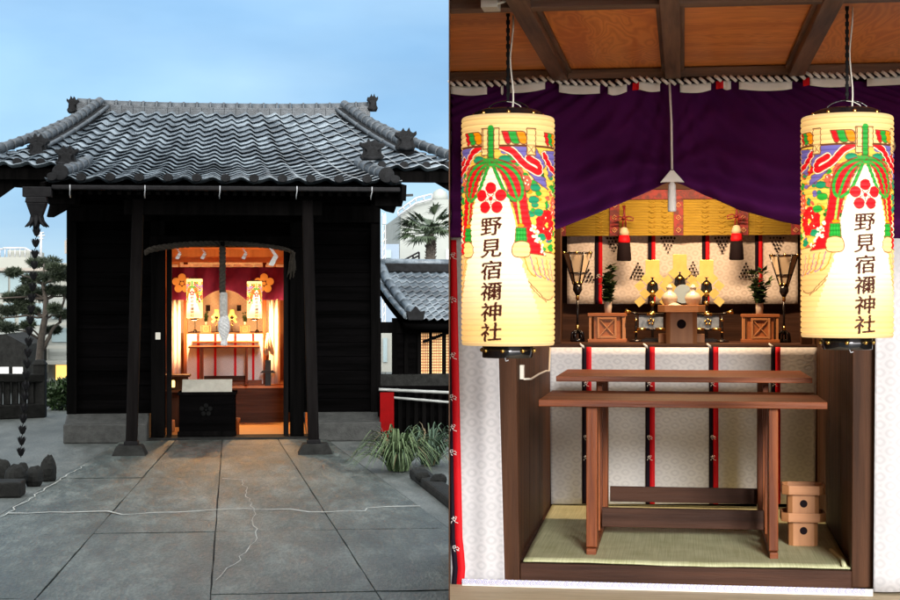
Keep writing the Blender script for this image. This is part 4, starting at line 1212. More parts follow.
# central sanbo stand with jars
def sanbo(u, v, z, s, wbody, hbody, wtray, htray, label, hole_r=5, octo=False, group=None, dark=True):
    t = thing('tray_stand', label, 'offering stand', (u, v, z), group)
    a = wbody/2
    mb = MB()
    ch = a*.28
    pts = [(-a+ch, -a), (a-ch, -a), (a, -a+ch), (a, a-ch), (a-ch, a), (-a+ch, a), (-a, a-ch), (-a, -a+ch)]
    mb.prism3([(u+x, v+y, z) for x, y in pts], (0, 0, hbody)); obj('foot', mb, M['hinoki'], t, bevel=.0015)
    # round hole with cloud outline
    mb = MB(); zc = z+hbody*.62
    mb.prism([(u+math.cos(k*PI/12)*hole_r, zc+math.sin(k*PI/12)*hole_r*1.02) for k in range(24)], v-a-.001, v-a+.006)
    obj('hole', mb, M['crest_dark'], t)
    b = wtray/2; cb = b*.3; mb = MB()
    po = [(-b+cb, -b), (b-cb, -b), (b, -b+cb), (b, b-cb), (b-cb, b), (-b+cb, b), (-b, b-cb), (-b, -b+cb)]
    th = max(wtray*.03, .002)
    mb.prism3([(u+x, v+y, z+hbody) for x, y in po], (0, 0, th))
    for i in range(8):
        (x0, y0), (x1, y1) = po[i], po[(i+1) % 8]
        q0 = Vector((u+x0, v+y0, z+hbody+th)); q1 = Vector((u+x1, v+y1, z+hbody+th)); n_ = Vector((u+0, v+0, 0))
        i0 = Vector((u+x0*(1-th/b*1.3), v+y0*(1-th/b*1.3), q0.z)); i1 = Vector((u+x1*(1-th/b*1.3), v+y1*(1-th/b*1.3), q0.z))
        mb.prism3([q0, q1, i1, i0], (0, 0, htray-th))
    obj('tray', mb, M['hinokix'], t, bevel=.001)
    return t
v = 2.5; s = A.mpp(681, v); u = A.at(681.5, 320, v).x
cs = sanbo(u, v, SHELF_W, s, 31*s, 31.5*s, 47*s, 7*s, 'tall cypress tray stand with round hole at the middle of the shelf', 4.6*s)
zt = SHELF_W+33.2*s
def jar(cx, label, dv=0):
    u = A.at(cx, 300, v).x
    mb = MB(); mb.lathe([(4.0*s, 0), (4.4*s, .8*s), (5.4*s, 5*s), (8.0*s, 11*s), (8.0*s, 13.5*s), (6*s, 17*s), (3.0*s, 19*s), (3.0*s, 22*s), (3.9*s, 23.4*s), (2.5*s, 24*s), (1.5*s, 26*s), (.3*s, 26.4*s)], (u, v+dv, zt), 24)
    return obj('wine_jar', mb, M['ceramic'], label=label, cat='jar', group='white jars on the central stand')
jar(669.5, 'white ceramic jar behind the small dish on the central stand', .03)
jar(693, 'white ceramic jar with nothing before it on the central stand', .0)
u = A.at(674.5, 300, v).x
mb = MB(); mb.lathe([(4*s, 0), (4.2*s, 1*s), (7.4*s, 4.6*s), (7.5*s, 5.4*s), (5.5*s, 6*s), (1*s, 8*s), (.3*s, 8*s)], (u, v-8*s, zt), 22)
obj('lidded_dish', mb, M['ceramic'], label='small lidded white dish between the two jars', cat='dish')
for (cx, lab) in ((662.5, 'small plain wooden block at the foot of the stand, below the left wand'), (700.5, 'small plain wooden block at the foot of the stand, below the right wand')):
    u = A.at(cx, 335, 2.62).x; s2 = A.mpp(cx, 2.62)
    mb = MB(); mb.box(u-4*s2, u+4*s2, 2.58, 2.66, SHELF_W, SHELF_W+9*s2); obj('wooden_block', mb, M['hinoki'], bevel=.002, label=lab, cat='block', group='small wooden blocks')

# --- prayer table
tv = .28
tb = thing('prayer_table', 'red brown two tier prayer table standing on the rush mat', 'table', (A.at(682, 557, tv+.5).x, tv+.6, MAT_W))
v0b, v1b = tv-.03, 1.12
zb = A.at(683, 401, v0b).z
mb = MB(); mb.box(A.at(538.5, 404, v0b).x, A.at(827.5, 404, v0b).x, v0b, v1b, zb-7*A.mpp(683, v0b), zb); obj('lower_top', mb, M['wood_red'], tb, bevel=.003)
v0u, v1u = .95, 1.85
zu = A.at(683, 377, v0u).z
mb = MB(); mb.box(A.at(556, 380, v0u).x, A.at(812.5, 380, v0u).x, v0u, v1u, zu-5.5*A.mpp(683, v0u), zu); obj('upper_top', mb, M['wood_red'], tb, bevel=.003)
zbu = zb-7*A.mpp(683, v0b)
for (xa, xb, ya, yb) in ((587, 597.5, 770, 779),):
    pass
for (pa, pb, qa, qb) in ((586.5, 597.5, 596.5, 608), (768.5, 778, 757.5, 768.5)):
    a, b = A.at(pa, 480, tv+.05).x, A.at(pb, 480, tv+.05).x
    mb = MB(); mb.box(a, b, tv+.02, tv+.14, MAT_W+.035, zbu-.001); obj('leg', mb, M['wood_redz'], tb, bevel=.004)
    a2, b2 = A.at(qa, 440, 1.45).x, A.at(qb, 440, 1.45).x
    mb = MB(); mb.box(a2, b2, 1.42, 1.54, MAT_W+.035, zu-5.5*A.mpp(683, v0u)-.001); obj('leg', mb, M['wood_redz'], tb, bevel=.004)
    mb = MB(); mb.beam(((a+b)/2, tv-.02, MAT_W+.017), ((a2+b2)/2, 1.6, MAT_W+.017), (b-a)*.9, .034); obj('foot', mb, M['wood_red'], tb, bevel=.004)
    mb = MB()
    for f in (.28, .5, .72):
        c = Vector(((a+b)/2, tv+.08, 0)).lerp(Vector(((a2+b2)/2, 1.48, 0)), f)
        mb.box(c.x-.015, c.x+.015, c.y-.02, c.y+.02, MAT_W+.036, zbu-.002 if c.y < 1.1 else zu-.06)
    obj('side_slat', mb, M['wood_redz'], tb, bevel=.003)
mb = MB(); x0, x1, z0, z1 = A.rect(602, 764, 509, 528, .95); mb.box(x0, x1, .93, .97, z0, z1); obj('stretcher', mb, M['wood_darkx'], tb, bevel=.003)
mb = MB(); x0, x1, z0, z1 = A.rect(610, 758, 488, 503, 1.5); mb.box(x0, x1, 1.5, 1.54, z0, z1); obj('stretcher', mb, M['wood_darkx'], tb, bevel=.003)

# --- two small stacked tray stands on the mat
v = .80
q = A.ground(803.5, 546, MAT_W); v = q.y+.07; s = A.mpp(803, v)
sa = sanbo(q.x, v, MAT_W, s, 29*s, 25*s, 44*s, 9*s, 'lower of two stacked wooden tray stands on the rush mat', 3.8*s, group='stacked tray stands on the mat')
sb = sanbo(q.x+.0*s, v, MAT_W+27.5*s, s, 31*s, 25*s, 43*s, 9*s, 'upper of two stacked wooden tray stands on the rush mat', 3.8*s, group='stacked tray stands on the mat')

# --- odds and ends
x0, x1 = A.at(462, 592, -.09).x, A.at(873, 592, -.09).x
mb = MB(); sp = 7*A.mpp(683, -.09); n = int((x1-x0)/sp)
for k in range(n):
    c = (x0+sp*(k+.5), FLOOR_W+.021)
    mb.prism([(c[0]+math.cos(j*PI/7)*sp*.52, c[1]+math.sin(j*PI/7)*.015) for j in range(14)], -.094-.0007*(k % 2), -.089)
    ring = [(c[0]+math.cos(j*PI/5)*sp*.30, -.097, c[1]+math.sin(j*PI/5)*.011) for j in range(11)]
    mb.mi = 1; mb.tube(ring, .0016, 4); mb.lathe([(.001, -.004), (.004, 0), (.001, .004)], (c[0], -.097, c[1]), 5); mb.mi = 0
mb.mi = 1; mb.box(x0, x1, -.0885, -.086, FLOOR_W, FLOOR_W+.034); mb.mi = 0
obj('lace_trim', mb, [M['lace'], M['white']], label='strip of scalloped white and lilac lace along the foot of the sill', cat='lace')
q = A.at(522, 372, .08)
mb = MB(); qs = [A.at(x, y, v_) for x, y, v_ in ((523, 379, .25), (530, 379, .5), (538, 374, 1.0), (545, 371, 1.5), (548, 371, 1.9), (549, 348, 2.2))]
mb.tube([(p.x+.006, p.y, p.z) for p in qs], .006, 6)
mb.box(A.at(520.5, 370, .25).x-.0, A.at(520.5, 370, .25).x+.02, .22, .27, A.at(522, 379, .25).z, A.at(522, 365, .25).z)
obj('electric_cable', mb, M['plastic'], label='thin white cable running along the alcove side toward the shelf', cat='cable')

# ================================================================== THE COURTYARD (frame L)
use(L)
def WG(px, py, w=0.0): return L.ground(px, py, w)
# ground sheets
mb = MB(); mb.add([(-900, -60, 0), (900, -60, 0), (900, 1500, 0), (-900, 1500, 0)], [(0, 1, 2, 3)])
obj('ground', mb, M['concrete'], base=(0, 0, 0), kind='structure')
# paving: slabs between the joint lines seen on the ground
LA = [(0, 517), (117, 445)]; LB = [(42, 595), (160, 460)]; LC = [(211, 595), (222, 445)]; LD = [(377, 597), (290, 460)]; LE = [(450, 532), (332, 445)]
def gline(l):
    a, b = WG(*l[0]), WG(*l[1]); return a, b
def on_line(l, v):
    a, b = gline(l); t = (v-a.y)/(b.y-a.y); return a.x+(b.x-a.x)*t
rows_px = [662, 598, 534.5, 479, 447, 441.5]
rows_v = [WG(225, y).y for y in rows_px]
lines = [LA, LB, LC, LD, LE]
mb = MB()
mb.add([(on_line(LA, rows_v[0])-.03, rows_v[0], .004), (on_line(LE, rows_v[0])+.03, rows_v[0], .004), (on_line(LE, rows_v[-1])+.03, rows_v[-1], .004), (on_line(LA, rows_v[-1])-.03, rows_v[-1], .004)], [(0, 1, 2, 3)])
obj('path_bed', mb, M['joint'], base=(0, 0, 0), kind='structure')
mb = MB()
g = .006
rr = random.Random(11)
for r in range(len(rows_v)-1):
    va, vb = rows_v[r]+g, rows_v[r+1]-g
    for c in range(len(lines)-1):
        l0, l1 = lines[c], lines[c+1]
        h = .030+rr.uniform(-.003, .003)
        dz = [rr.uniform(-.003, .003) for _ in range(4)]
        P = [(on_line(l0, va)+g, va), (on_line(l1, va)-g, va), (on_line(l1, vb)-g, vb), (on_line(l0, vb)+g, vb)]
        # subdivided slab with worn arrises
        n = 8; b = len(mb.v)
        vsl = []
        for j in range(n+1):
            for i in range(n+1):
                s, t = i/n, j/n
                x = (P[0][0]*(1-s)+P[1][0]*s)*(1-t)+(P[3][0]*(1-s)+P[2][0]*s)*t; y = va+(vb-va)*t
                edge = i in (0, n) or j in (0, n)
                if edge: x += rr.uniform(-.004, .004); y += rr.uniform(-.012, .012)
                vsl.append((x, y, h+rr.uniform(-.0012, .0012)-(.006 if edge else 0)))
        mb.add(vsl, [(j*(n+1)+i, j*(n+1)+i+1, (j+1)*(n+1)+i+1, (j+1)*(n+1)+i) for j in range(n) for i in range(n)], True)
        ring = [(P[0][0], P[0][1]), (P[1][0], P[1][1]), (P[2][0], P[2][1]), (P[3][0], P[3][1])]
        mb.add([(x, y, h-.006) for x, y in ring]+[(x, y, .0) for x, y in ring], [(0, 4, 5, 1), (1, 5, 6, 2), (2, 6, 7, 3), (3, 7, 4, 0)])
obj('paving', mb, M['slab'], base=(0, 0, 0), kind='structure')
# mended cracks
def strip_on_ground(pts, wid, w=.033):
    mb = MB(); P = []
    for i, (x, y) in enumerate(pts):
        q = WG(x, y, w); P.append(q)
    out = []
    rj = random.Random(4)
    # break up long runs so that the line wanders
    Q = [P[0]]
    for a, b in zip(P[:-1], P[1:]):
        n = max(1, int((b-a).length/.16)); al = (b-a).normalized()
        for k in range(1, n+1):
            q = a.lerp(b, k/n)
            if k < n: q = q+Vector((-al.y*rj.uniform(-.03, .03), al.x*rj.uniform(-.06, .06), 0))
            Q.append(q)
    for i, q in enumerate(Q):
        d = (Q[min(i+1, len(Q)-1)]-Q[max(i-1, 0)]).normalized()
        ww = rj.uniform(.35, 1.0)*wid/.034
        nrm = Vector((-d.y*.014, d.x*.065, 0))
        out += [q+nrm*ww/2, q-nrm*ww/2]
    mb.add(out, [(2*i, 2*i+1, 2*i+3, 2*i+2) for i in range(len(Q)-1)])
    return mb
mb = strip_on_ground([(8, 513), (50, 512), (108, 511), (122, 514.5), (135, 514), (218, 509.5), (245, 508.5), (262, 509.5), (290, 509), (310, 512), (348, 510.5), (365, 511), (367, 508), (420, 506)], .034, .0345)
obj('crack_mortar', mb, M['white_line'], base=(0, 0, 0), kind='structure')
mb = strip_on_ground([(222, 478.5), (243, 479.5), (246, 491), (249, 501), (254, 511), (252, 520), (256, 535), (248, 549), (235, 564), (216, 580)], .022, .035)
obj('crack_mortar', mb, M['white_line'], base=(0, 0, 0), kind='structure')
mb = strip_on_ground([(0, 517), (30, 498.5), (60, 480), (85, 465)], .045, .036)
obj('edge_mortar', mb, M['white_line'], base=(0, 0, 0), kind='structure')
mb = MB(); a = WG(205, 599); mb.box(on_line(LA, a.y)-.5, on_line(LE, a.y), a.y-.18, a.y-.05, .0, .031)

# ------------------------------------------------------------------ shrine
BV = 0.0
def ux(px, v): return L.at(px, 300, v).x
def wz(py, v, px=225): return L.at(px, py, v).z
sh = thing('shrine_hall', 'small black timber shrine hall with grey tiled roof and glowing open front', 'shrine', (L.at(225, 445, 0).x, 0, 0))
UC = L.at(225, 300, 0).x
# stone plinth in two runs with a step between
vP = -.42
ptop = wz(413, 0)
for (xa, xb) in ((63, 147), (317, 381)):
    a, b = ux(xa, vP), ux(xb, vP)
    mb = MB(); h0 = wz(423, vP)
    mb.box(a, b, vP, vP+.14, 0, h0)
    mb.prism3([(a, vP+.14, 0), (a, 5.4, 0), (a, 5.4, ptop), (a, -.06, ptop), (a, vP+.14, h0+.002)][::-1], (b-a, 0, 0))
    obj('plinth', mb, M['stone'], sh, bevel=.02)
mb = MB(); mb.box(ux(148, -.2), ux(316, -.2), -.25, .32, 0, wz(437.5, -.2)); obj('door_step', mb, M['stone_dark'], sh, bevel=.015)
# walls
wtop = 3.6
uWL, uWR = ux(78, 0), ux(371, 0)
uDL, uDR = ux(168, 0), ux(285, 0)
def plank_wall(u0, u1, v0, v1, w0, w1, mb, step=.19, batt=0):
    n = int((w1-w0)/step); rw = random.Random(int(u0*100)+5)
    for k in range(n):
        a = w0+(w1-w0)*k/n; b = w0+(w1-w0)*(k+1)/n-.006
        e = rw.uniform(0, .006)
        mb.box(u0, u1, v0-e, v1, a, b)
lean = lambda px, v: None
mb = MB(); plank_wall(ux(71, 0), uDL-.05, .04, .10, ptop, wtop, mb); mb.box(ux(71, 0), uDL-.05, .102, .115, ptop, wtop); obj('wall', mb, M['black_plank'], sh, bevel=.004)
mb = MB(); plank_wall(uDR+.05, ux(378, 0), .04, .10, ptop, wtop, mb); mb.box(uDR+.05, ux(378, 0), .102, .115, ptop, wtop); obj('wall', mb, M['black_plank'], sh, bevel=.004)
door_top = wz(247, .1)
mb = MB(); mb.box(uDL-.05, uDR+.05, .04, .10, door_top, wtop); obj('wall', mb, M['black_plank'], sh)
for u in (ux(72, 0), ux(375.5, 0)):
    mb = MB(); mb.box(u-.07, u+.07, -.05, .11, ptop, wtop); obj('corner_post', mb, M['black_wood'], sh, bevel=.01)
for (u, s) in ((ux(71, 0), -1), (ux(378, 0), 1)):
    mb = MB(); mb.box(u-.03*(1 if s > 0 else 1), u+.03, .112, 5.2, ptop, wtop); obj('wall', mb, M['black_plank'], sh)
mb = MB(); mb.box(ux(71, 0), ux(378, 0), 5.21, 5.27, ptop, wtop); obj('wall', mb, M['black_plank'], sh)
# posts each side of the door, lintel beams
for px in (158, 297):
    mb = MB(); mb.box(ux(px-7, -.1), ux(px+7, -.1), -.12, .035, wz(437, -.2), wtop); obj('door_post', mb, M['black_wood'], sh, bevel=.01)
for px in (169, 286):
    mb = MB(); mb.box(ux(px-2.5, -.06), ux(px+2.5, -.06), -.06, .035, wz(437, -.2), door_top); obj('door_jamb', mb, M['post_wood'], sh, bevel=.006)
for (ya, yb, xa, xb, vv) in ((236, 247, 150, 303, -.16), (205, 222, 70, 380, -.10)):
    mb = MB(); mb.box(ux(xa, vv), ux(xb, vv), vv-.02, .035, wz(yb, vv), wz(ya, vv)); obj('beam', mb, M['black_wood'], sh, bevel=.01)
# porch posts on stone bases
vK = -2.4
for (x0t, x0b, xs0, xs1, xt0, xt1) in ((138.5, 131.5, 112, 148, 119, 144), (307, 313.5, 297, 333.5, 302, 327)):
    hb = wz(444, vK)
    uc = ux((xs0+xs1)/2, vK); hw0 = (ux(xs1, vK)-ux(xs0, vK))/2; hw1 = (ux(xt1, vK)-ux(xt0, vK))/2
    mb = MB(); mb.taper((uc, vK), (hw0, hw0), (hw1, hw1), 0, hb); obj('post_base', mb, M['stone_dark'], sh, bevel=.012)
    u0, u1 = ux(x0b, vK), ux(x0t, vK); zt = wz(190, vK)
    mb = MB(); hw = 5.6*L.mpp(137, vK)
    mb.add([(u0-hw, vK-hw, hb), (u0+hw, vK-hw, hb), (u0+hw, vK+hw, hb), (u0-hw, vK+hw, hb), (u1-hw, vK-hw, zt), (u1+hw, vK-hw, zt), (u1+hw, vK+hw, zt), (u1-hw, vK+hw, zt)],
           [(0, 3, 2, 1), (4, 5, 6, 7), (0, 1, 5, 4), (1, 2, 6, 5), (2, 3, 7, 6), (3, 0, 4, 7)])
    obj('porch_post', mb, M['post_wood'], sh, bevel=.018)
    mb = MB(); mb.taper((u0, vK), (hw*1.25, hw*1.25), (hw*1.25, hw*1.25), hb, hb+.05); obj('post_foot', mb, M['iron'], sh, bevel=.006)
    mb = MB(); mb.beam((u1, vK, zt-.28), (u1, .04, zt-.18), .11, .16); obj('tie_beam', mb, M['black_wood'], sh, bevel=.01)
    mb = MB(); mb.prism([(u1-.24, zt+.005), (u1+.24, zt+.005), (u1+.2, zt-.08), (u1+.09, zt-.13), (u1-.09, zt-.13), (u1-.2, zt-.08)][::-1], vK-.09, vK+.09); obj('bracket', mb, M['black_wood'], sh, bevel=.006)
mb = MB(); zt = wz(190, vK); mb.box(ux(52, vK), ux(393, vK), vK-.07, vK+.07, zt+.005, zt+.14); obj('porch_beam', mb, M['black_wood'], sh, bevel=.01)
zt2 = wz(213, vK); mb = MB(); mb.box(ux(124, vK), ux(322, vK), vK-.05, vK+.05, zt2-.03, zt2+.16); obj('porch_beam', mb, M['black_wood'], sh, bevel=.01)

# --- roof
vR, vM, vE = 1.9, -1.2, -2.95
wR = wz(114, vR, 223); wM = wz(168, vM, 225); wE = wz(184, vE, 225)
sR = 14.3*L.mpp(223, vR); sE = 28.6*L.mpp(225, vE)
uR = ux(223, vR); uE = ux(225.5, vE)
def roof_w(v):
    # concave slope through ridge, main eave, porch eave
    if v >= vM: t = (vR-v)/(vR-vM); return wR+(wM-wR)*t-.05*math.sin(t*PI)
    t = (vM-v)/(vM-vE); return wM+(wE-wM)*t-.03*math.sin(t*PI)
def roof_u(k, v):
    t = (vR-v)/(vR-vE); return (uR+(uE-uR)*t)+k*(sR+(sE-sR)*t)
def wave(p):
    """pantile cross-section: a broad trough and a narrow roll"""
    x = p % 1.0
    return .045*(0.5+0.5*math.cos(2*PI*x))**1.5+.006*math.sin(4*PI*x)
NC = 20
def verge_k(v):
    t = min(max((vR-v)/(vR-vM), 0), 1); return 8.5+2.3*t
roof = MB(); roof.smooth = True
seg = 10
for i in range(NC):
    t0 = (i/NC)**.94; t1 = ((i+1)/NC)**.94
    va = vR-(vR-vE)*t0; vb = vR-(vR-vE)*t1          # va upper, vb lower
    vm = (va+vb)/2
    K = verge_k(vm) if vm > vM-.02 else 6.25
    k = -K
    n = int(2*K*seg)
    up, lo = [], []
    for j in range(n+1):
        kk = -K+2*K*j/n
        hh = wave(kk+.5)
        up.append((roof_u(kk, va+.07), va+.07, roof_w(va+.07)+hh+.000))
        lo.append((roof_u(kk, vb), vb, roof_w(vb)+hh+.052))
    und = [(p[0], p[1], p[2]-.009) for p in lo]
    bk_ = [(p[0], p[1]+.16, p[2]-.040) for p in lo]
    m = n+1
    roof.add(up+lo+und+bk_, [(j, m+j, m+j+1, j+1) for j in range(n)]+[(m+j, 2*m+j, 2*m+j+1, m+j+1) for j in range(n)]+[(2*m+j, 3*m+j, 3*m+j+1, 2*m+j+1) for j in range(n)])
tiles = obj('roof_tiles', roof, M['tile'], sh)
tiles.data.polygons.foreach_set('use_smooth', [True]*len(tiles.data.polygons))
md = tiles.modifiers.new('es', 'EDGE_SPLIT'); md.split_angle = R_(50)
# back slope, plain sheet (never seen)
mb = MB(); mb.add([(roof_u(-8.6, vR), vR, wR), (roof_u(8.6, vR), vR, wR), (roof_u(10.4, vR-0)+.4, 5.9, wM), (roof_u(-10.4, vR)-.4, 5.9, wM)], [(0, 1, 2, 3)])
mb.add([(roof_u(-8.6, vR), vR, wR-.1), (roof_u(8.6, vR), vR, wR-.1), (roof_u(10.4, vR-0)+.4, 5.9, wM-.1), (roof_u(-10.4, vR)-.4, 5.9, wM-.1)], [(0, 3, 2, 1)])
obj('back_slope', mb, M['tile_dark'], sh)
# under the tiles: boarding, rafters, fascias
mb = MB()
def board(vs_list, kf, off):
    pts = []
    for v in vs_list: pts.append((roof_u(-kf(v), v), v, roof_w(v)-off)); 
    for v in vs_list: pts.append((roof_u(kf(v), v), v, roof_w(v)-off))
    n = len(vs_list)
    return pts, [(i, n+i, n+i+1, i+1) for i in range(n-1)]
vl = [vR, 1.0, 0.2, -.6, vM]
p, f = board(vl, verge_k, .02); mb.add(p, f); p, f = board(vl, verge_k, .07); mb.add(p, [q[::-1] for q in f])
vl2 = [vM, -1.8, -2.4, vE+.04]
p, f = board(vl2, lambda v: 6.2, .02); mb.add(p, f); p, f = board(vl2, lambda v: 6.2, .07); mb.add(p, [q[::-1] for q in f])
obj('roof_boarding', mb, M['black_plank'], sh)
mb = MB()
for j in range(-30, 31):
    k = j*.34
    va, vb = (.2, vM+.05) if abs(k) > 6 else (.2, vE+.1)
    if abs(k) > 10: continue
    a = (roof_u(k, va), va, roof_w(va)-.13); b = (roof_u(k, vb), vb, roof_w(vb)-.115)
    mb.beam(a, b, .05, .07)
obj('rafters', mb, M['black_wood'], sh)
# fascia and barge boards
for sg in (-1, 1):
    a = (roof_u(sg*6.3, vM+.02), vM+.02, roof_w(vM)-.10); b = (roof_u(sg*10.9, vM+.02), vM+.02, roof_w(vM)-.10)
    mb = MB(); mb.beam(a, b, .05, .15); obj('fascia', mb, M['black_wood'], sh)
    mb = MB(); pts = [Vector((roof_u(sg*(verge_k(v)+.1), v), v, roof_w(v)-.12)) for v in vl]
    for a, b in zip(pts[:-1], pts[1:]): mb.beam(a, b, .06, .22)
    obj('barge_board', mb, M['black_wood'], sh)
    mb = MB(); pts = [Vector((roof_u(sg*6.35, v), v, roof_w(v)-.10)) for v in vl2]
    for a, b in zip(pts[:-1], pts[1:]): mb.beam(a, b, .06, .20)
    mb.prism([(ux(225+sg*177, vE+.25), wz(205, vE+.25)), (ux(225+sg*150, vE+.25), wz(205, vE+.25)), (ux(225+sg*150, vE+.25), wz(190, vE+.25)), (ux(225+sg*172, vE+.25), wz(190, vE+.25)), (ux(225+sg*179, vE+.25), wz(196, vE+.25))][::sg], vE+.25, vE+.40)
    obj('barge_board', mb, M['black_wood'], sh)
# bracket noses seen against the sky beside the porch beam
mb = MB(); z = .0
mb.prism([P for P in [(L.at(x, y, vK+.2).x, L.at(x, y, vK+.2).z) for x, y in ((40, 190), (80, 190), (80, 207), (70, 207.5), (53, 217), (47, 217), (50, 205), (44, 197))]][::-1], vK+.15, vK+.3)
obj('beam_nose', mb, M['black_wood'], sh, bevel=.008)
mb = MB()
mb.prism([(L.at(x, y, vK+.2).x, L.at(x, y, vK+.2).z) for x, y in ((370, 190), (398, 190), (397, 204), (394, 213), (386, 211), (371, 203))][::-1], vK+.15, vK+.3)
obj('beam_nose', mb, M['black_wood'], sh, bevel=.008)
mb = MB(); q = L.at(404, 195.5, vK); mb.beam(tuple(L.at(392, 196, vK)), tuple(L.at(413, 195, vK)), .05, .03); obj('bracket_arm', mb, M['stone'], sh)
for poly_, d in ((((-18, 171), (60, 174), (60, 190), (14, 187), (0, 197), (-18, 207)), 1), (((384, 166), (470, 160), (470, 202), (450, 191), (416, 171), (384, 176)), 1)):
    mb = MB(); mb.prism([(L.at(x, y, vM+.1).x, L.at(x, y, vM+.1).z) for x, y in poly_][::-1], vM+.10, vM+.16); obj('barge_board', mb, M['black_wood'], sh)
# eave band of round end tiles
mb = MB()
for j in range(-6, 7):
    k = j
    u = roof_u(k, vE); w = roof_w(vE)+.058+.045
    mb.prism([(u+math.cos(a*PI/8)*.062, w-.028+math.sin(a*PI/8)*.05) for a in range(16)], vE-.035, vE+.05)
obj('eave_end_tiles', mb, M['tile_dark'], sh, bevel=.006)
mb = MB()
for sg in (-1, 1):
    for j in range(7, 11):
        u = roof_u(sg*j, vM); w = roof_w(vM)+.09
        mb.prism([(u+math.cos(a*PI/8)*.06, w-.028+math.sin(a*PI/8)*.05) for a in range(16)], vM-.035, vM+.05)
obj('eave_end_tiles', mb, M['tile_dark'], sh, bevel=.006)
# gutter
mb = MB(); vg = vE-.10; gz = wz(188.5, vg)
mb.beam((ux(52, vg), vg, gz), (ux(400, vg), vg, gz), .10, .055)
obj('gutter', mb, M['iron'], sh, bevel=.012)
mb = MB()
for px in (70, 145, 220, 297, 372):
    u = ux(px, vg-.05); mb.tube([(u, vg-.055, gz+.03), (u, vg-.06, gz-.03), (u-.01, vg+.0, gz-.085), (u-.01, vg+.06, gz-.12)], .007, 5)
obj('gutter_hooks', mb, M['metal_grey'], sh)
# main ridge
rw = MB()
q0, q1 = L.at(71, 112, vR), L.at(377, 110, vR)
zb = wR-.07
u0, u1 = ux(77, vR), ux(370, vR)
for i, (h0, h1, hw) in enumerate(((0, .055, .17), (.058, .085, .155), (.088, .125, .14), (.128, .155, .135))):
    n = 26
    for j in range(n):
        a = u0+(u1-u0)*j/n; b = u0+(u1-u0)*(j+1)/n-.006
        lift = lambda u: .05*abs((u-(u0+u1)/2)/((u1-u0)/2))**3
        rw.prism3([(a, vR-hw, zb+h0+lift(a)), (b, vR-hw, zb+h0+lift(b)), (b, vR-hw, zb+h1+lift(b)), (a, vR-hw, zb+h1+lift(a))], (0, 2*hw, 0))
obj('ridge_courses', rw, M['tile_mid'], sh)
mb = MB()
n = 22
for j in range(n):
    a = u0+(u1-u0)*j/n; b = u0+(u1-u0)*(j+1)/n
    za, zb2 = zb+.155+.05*abs((a-(u0+u1)/2)/((u1-u0)/2))**3, zb+.155+.05*abs((b-(u0+u1)/2)/((u1-u0)/2))**3
    mb.tube([(a+.004, vR, za), (b-.01, vR, zb2)], .085, 12)
    mb.tube([(b-.03, vR, zb2), (b, vR, zb2)], .097, 12)
obj('ridge_cap', mb, M['tile_mid'], sh)
def demon_tile(name, cx, cy, v, wpx, hpx, seed=0, sg=1, m=None):
    """dark ornamental end tile with horns and scrolls"""
    c = L.at(cx, cy, v); s = L.mpp(cx, v); a, b = wpx*s/2, hpx*s
    out = [(-.75, 0), (.75, 0), (.95, .16), (.72, .30), (.66, .52), (1.0, .66), (.92, .80), (.62, .78), (.40, .86), (.22, 1.0), (.10, .86), (-.10, .84), (-.30, 1.02), (-.42, .84), (-.66, .76), (-.95, .86), (-1.0, .70), (-.66, .54), (-.72, .30), (-.95, .16)]
    mb = MB(); mb.prism([(c.x+x*a*sg, c.z+y*b) for x, y in out][::sg], v-.07, v+.09)
    mb.prism([(c.x+x*a*.62*sg, c.z+.08*b+y*b*.62) for x, y in out][::sg], v-.12, v-.065)
    mb.tube([(c.x-a*.6, v-.08, c.z+.12*b), (c.x, v-.15, c.z+.02*b), (c.x+a*.6, v-.08, c.z+.12*b)], .03, 6)
    return obj(name, mb, m or M['tile_dark'], sh, bevel=.015)
demon_tile('ridge_end_tile', 73, 113, vR-.1, 12, 17)
demon_tile('ridge_end_tile', 372.5, 111, vR-.1, 11, 17, sg=-1)
